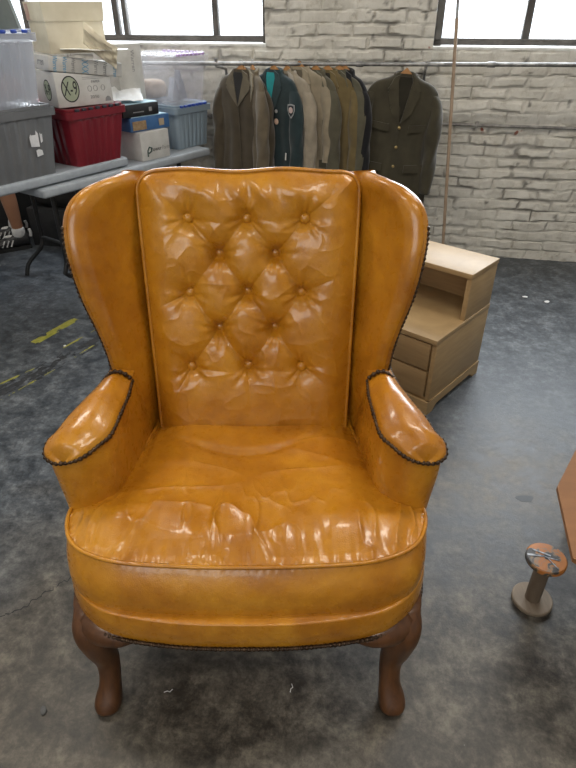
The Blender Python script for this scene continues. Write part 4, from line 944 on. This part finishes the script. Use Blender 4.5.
for sx in (1, -1):     # fingers grow from the palm
    base = 11 if sx == 1 else 15
    for k, (dy, L_) in enumerate(((-.026, .070), (-.009, .080), (.008, .075), (.024, .058))):
        i = len(pts); x = sx*.225; pts += [(x, -.06+dy, .77, .0095), (x-sx*.006, -.062+dy, .77-L_*.5, .0085), (x-sx*.016, -.062+dy, .77-L_, .0075)]; ed += [(base, i), (i, i+1), (i+1, i+2)]
    i = len(pts); pts += [(sx*.222, -.100, .80, .011), (sx*.215, -.115, .765, .009)]; ed += [(base, i), (i, i+1)]
skinfig('body', pts, ed, M_skin, PX)
MB().sphere((.030, -.100, 1.62), .012, 10, 8).sphere((-.030, -.100, 1.62), .012, 10, 8).build('eyes', simple('eye_dark', (.03, .02, .02), None, .6), PX)
MB().sphere((0, -.118, 1.59), .016, 10, 8, (.8, 1, 1.4)).sphere((.083, -.015, 1.605), .022, 8, 6, (.4, .8, 1.3)).sphere((-.083, -.015, 1.605), .022, 8, 6, (.4, .8, 1.3)).build('nose_and_ears', M_skin, PX)
MB().sphere((0, -.103, 1.55), .022, 10, 6, (1, .35, .25)).build('mouth', simple('lips', (.35, .1, .08), None, .5), PX)
MB().sphere((0, .012, 1.668), .100, 20, 14, (.92, 1.02, .92)).build('hair', simple('dark_hair', (.02, .014, .01), (.035, .025, .018), .6, 60), PX)
skinfig('shirt', [(0, 0, .70, .185, .155), (0, 0, 1.08, .145, .112), (0, 0, 1.25, .165, .120), (0, 0, 1.39, .15, .10), (0, 0, 1.45, .07), (.175, 0, 1.37, .078), (.205, .005, 1.20, .068), (-.175, 0, 1.37, .078), (-.205, .005, 1.20, .068)], [(0,1),(1,2),(2,3),(3,4),(3,5),(5,6),(3,7),(7,8)], simple('grey_shirt', (.10, .11, .12), (.13, .14, .15), .9), PX)
skinfig('shorts', [(0, 0, 1.02, .150, .125), (0, 0, .90, .165, .130), (.10, 0, .76, .105), (.11, 0, .55, .092), (-.10, 0, .76, .105), (-.11, 0, .55, .092)], [(0,1),(1,2),(2,3),(1,4),(4,5)], simple('black_shorts', (.012, .012, .014), (.02, .02, .022), .9), PX)
M_sock = simple('white_sock', (.62, .62, .62), (.72, .72, .72), .9, 40, bump=.5); M_shoe = simple('black_shoe', (.010, .010, .012), (.018, .018, .02), .5, 40)
for sx in (1, -1):
    x = sx*.105
    skinfig('sock', [(x, .02, .165, .045, .047), (x, .02, .11, .042, .046), (x, .01, .065, .040, .046)], [(0, 1), (1, 2)], M_sock, PX)
    V = []; S = [(.075, .030, .055, .070), (.06, .036, .052, .090), (.02, .040, .05, .092), (-.03, .041, .045, .078), (-.08, .045, .04, .062), (-.13, .048, .034, .048), (-.17, .042, .028, .036), (-.195, .024, .022, .026)]
    S = crv([(a, b_, c_, d_) for a, b_, c_, d_ in S], 30); n = 24
    for y, w_, zc, top in S:
        for k in range(n):
            t = 2*pi*k/n; zz = (top)*(.5+.5*math.sin(t)); V.append((x+w_*math.copysign(abs(math.cos(t))**.6, math.cos(t))*(1-.25*max(0, math.sin(t))), y, .022+zz*.98))
    sh = mk('shoe', V, gridf(30, n, True)+[tuple(range(n)), tuple(range(29*n, 30*n))], M_shoe, PX)
    V = []
    for z in (0, .024):
        for y, w_, _, _ in S: V.append((x+w_*1.06, y*1.02, z))
        for y, w_, _, _ in S[::-1]: V.append((x-w_*1.06, y*1.02, z))
    k = 60; mk('sole', V, [tuple(range(k)), tuple(range(k, 2*k))]+[(i, (i+1) % k, k+(i+1) % k, k+i) for i in range(k)], simple('dark_sole', (.02, .02, .02), None, .7), sh, 30)
    for s2 in (1, -1):
        q = MB()
        for i in range(3):
            y0 = -.05-.028*i; q.tube([(x+s2*.0445, y0, .035), (x+s2*.038, y0+.022, .075)], .0045, 6)
        q.build('stripes', M_sock, sh)
    MB().sphere((x, -.045, .090), .022, 12, 8, (.9, 1.5, .5)).build('tongue', M_sock, sh)
    MB().tube([(x, .088, .075), (x, .094, .10), (x, .088, .125)], .010, 8).build('heel_tab', M_sock, sh)

# dark clutter added under the tables to stand in for their shadow
M_dark1 = simple('dark_brown_card', (.03, .022, .016), (.05, .038, .028), .8, 10); M_dark2 = simple('black_cloth', (.010, .010, .011), (.022, .021, .02), .95, 8, bump=.5, bscale=60)
q_ = wp(-2.28, .09, 0)
bd = box('shade_board', 'black board standing against the wall behind the sneaker', 'board', (q_.x, q_.y), TH, 1.10, .03, .66, 0, simple('shade_black', (.012, .012, .013), (.02, .02, .02), .7), part='board')
q_ = wp(-1.30, .40, 0)
box('shade_carton', 'dark brown carton added near the wall as shadow under the tables', 'box', (q_.x, q_.y), TH, .36, .30, .46, 0, M_dark1)
q_ = wp(-1.74, .36, 0)
box('shade_trunk', 'low dark grey trunk added as under-table shadow beside the dark brown carton', 'trunk', (q_.x, q_.y), TH, .42, .26, .26, 0, simple('dark_trunk', (.018, .019, .02), (.03, .03, .032), .6))
q_ = wp(-1.54, .24, .265)
softpile('shade_bag', 'black duffel bag added on the low dark trunk as under-table shadow', 'bag', q_, TH, (.38, .22, .17), M_dark2, 4)


# ------------------------------------------------------------------ light
w = bpy.data.worlds.new('overcast'); SC.world = w; w.use_nodes = True
bg = w.node_tree.nodes['Background']; bg.inputs[0].default_value = (.86, .93, 1, 1); bg.inputs[1].default_value = 2.6
def area(name, loc, target, sx, sy, power, col, spread=180):
    l = bpy.data.lights.new(name, 'AREA'); l.shape = 'RECTANGLE'; l.size = sx; l.size_y = sy; l.energy = power; l.color = col; l.spread = math.radians(spread)
    o = bpy.data.objects.new(name, l); COL.objects.link(o); o.location = loc
    o.rotation_euler = (Vector(target)-Vector(loc)).to_track_quat('-Z', 'Y').to_euler(); return o
area('window_daylight_left', wp(-1.2, -.35, 1.98), wp(-1.2, 2, 1.2), 2.0, 1.4, 115, (.86, .93, 1))
area('window_daylight_right', wp(1.77, -.35, 1.98), wp(1.77, 2, 1.2), 1.8, 1.4, 115, (.86, .93, 1))
area('high_window_fill', wp(0, -YF-.1, 2.65), wp(0, -YF-3, 1.6), 2.5, 1.2, 34, (1, .95, .88))  # added front fill, entering by the unseen high window
# unseen fluorescent ceiling fixtures, added to fill the room with light
M_fill, nt, b = node_mat('fill_tube'); b.inputs['Emission Color'].default_value = (1, .96, .9, 1); b.inputs['Emission Strength'].default_value = 6
M_white = simple('white_enamel', (.7, .7, .69), (.75, .75, .74), .4)
for k, (s, o) in enumerate(((-1.2, 2.2), (1.6, 2.2), (-1.2, 4.6), (1.6, 4.6))):
    p = wp(s, o, CEIL-.1)
    t = thing('fill_lamp', ['fluorescent fill lamp added over the storage tables', 'fluorescent fill lamp added over the blond cabinet', 'fluorescent fill lamp added behind the camera to the left', 'fluorescent fill lamp added behind the camera to the right'][k], 'lamp', p, TH, 'added fluorescent fill lamps')
    MB().box((0, 0, .05), (1.25, .25, .10), .01).build('housing', M_white, t)
    for yy in (-.06, .06): MB().tube([(-.58, yy, -.02), (.58, yy, -.02)], .017, 10).build('tube', M_fill, t)
    area('fill_light', p-Vector((0, 0, .05)), p-Vector((0, 0, 2)), 1.2, .3, 36 if k < 2 else 24, (1, .91, .79))
SC.view_settings.view_transform = 'Standard'; SC.view_settings.look = 'None'; SC.view_settings.gamma = 1; SC.view_settings.exposure = 0
SC.view_settings.use_curve_mapping = False
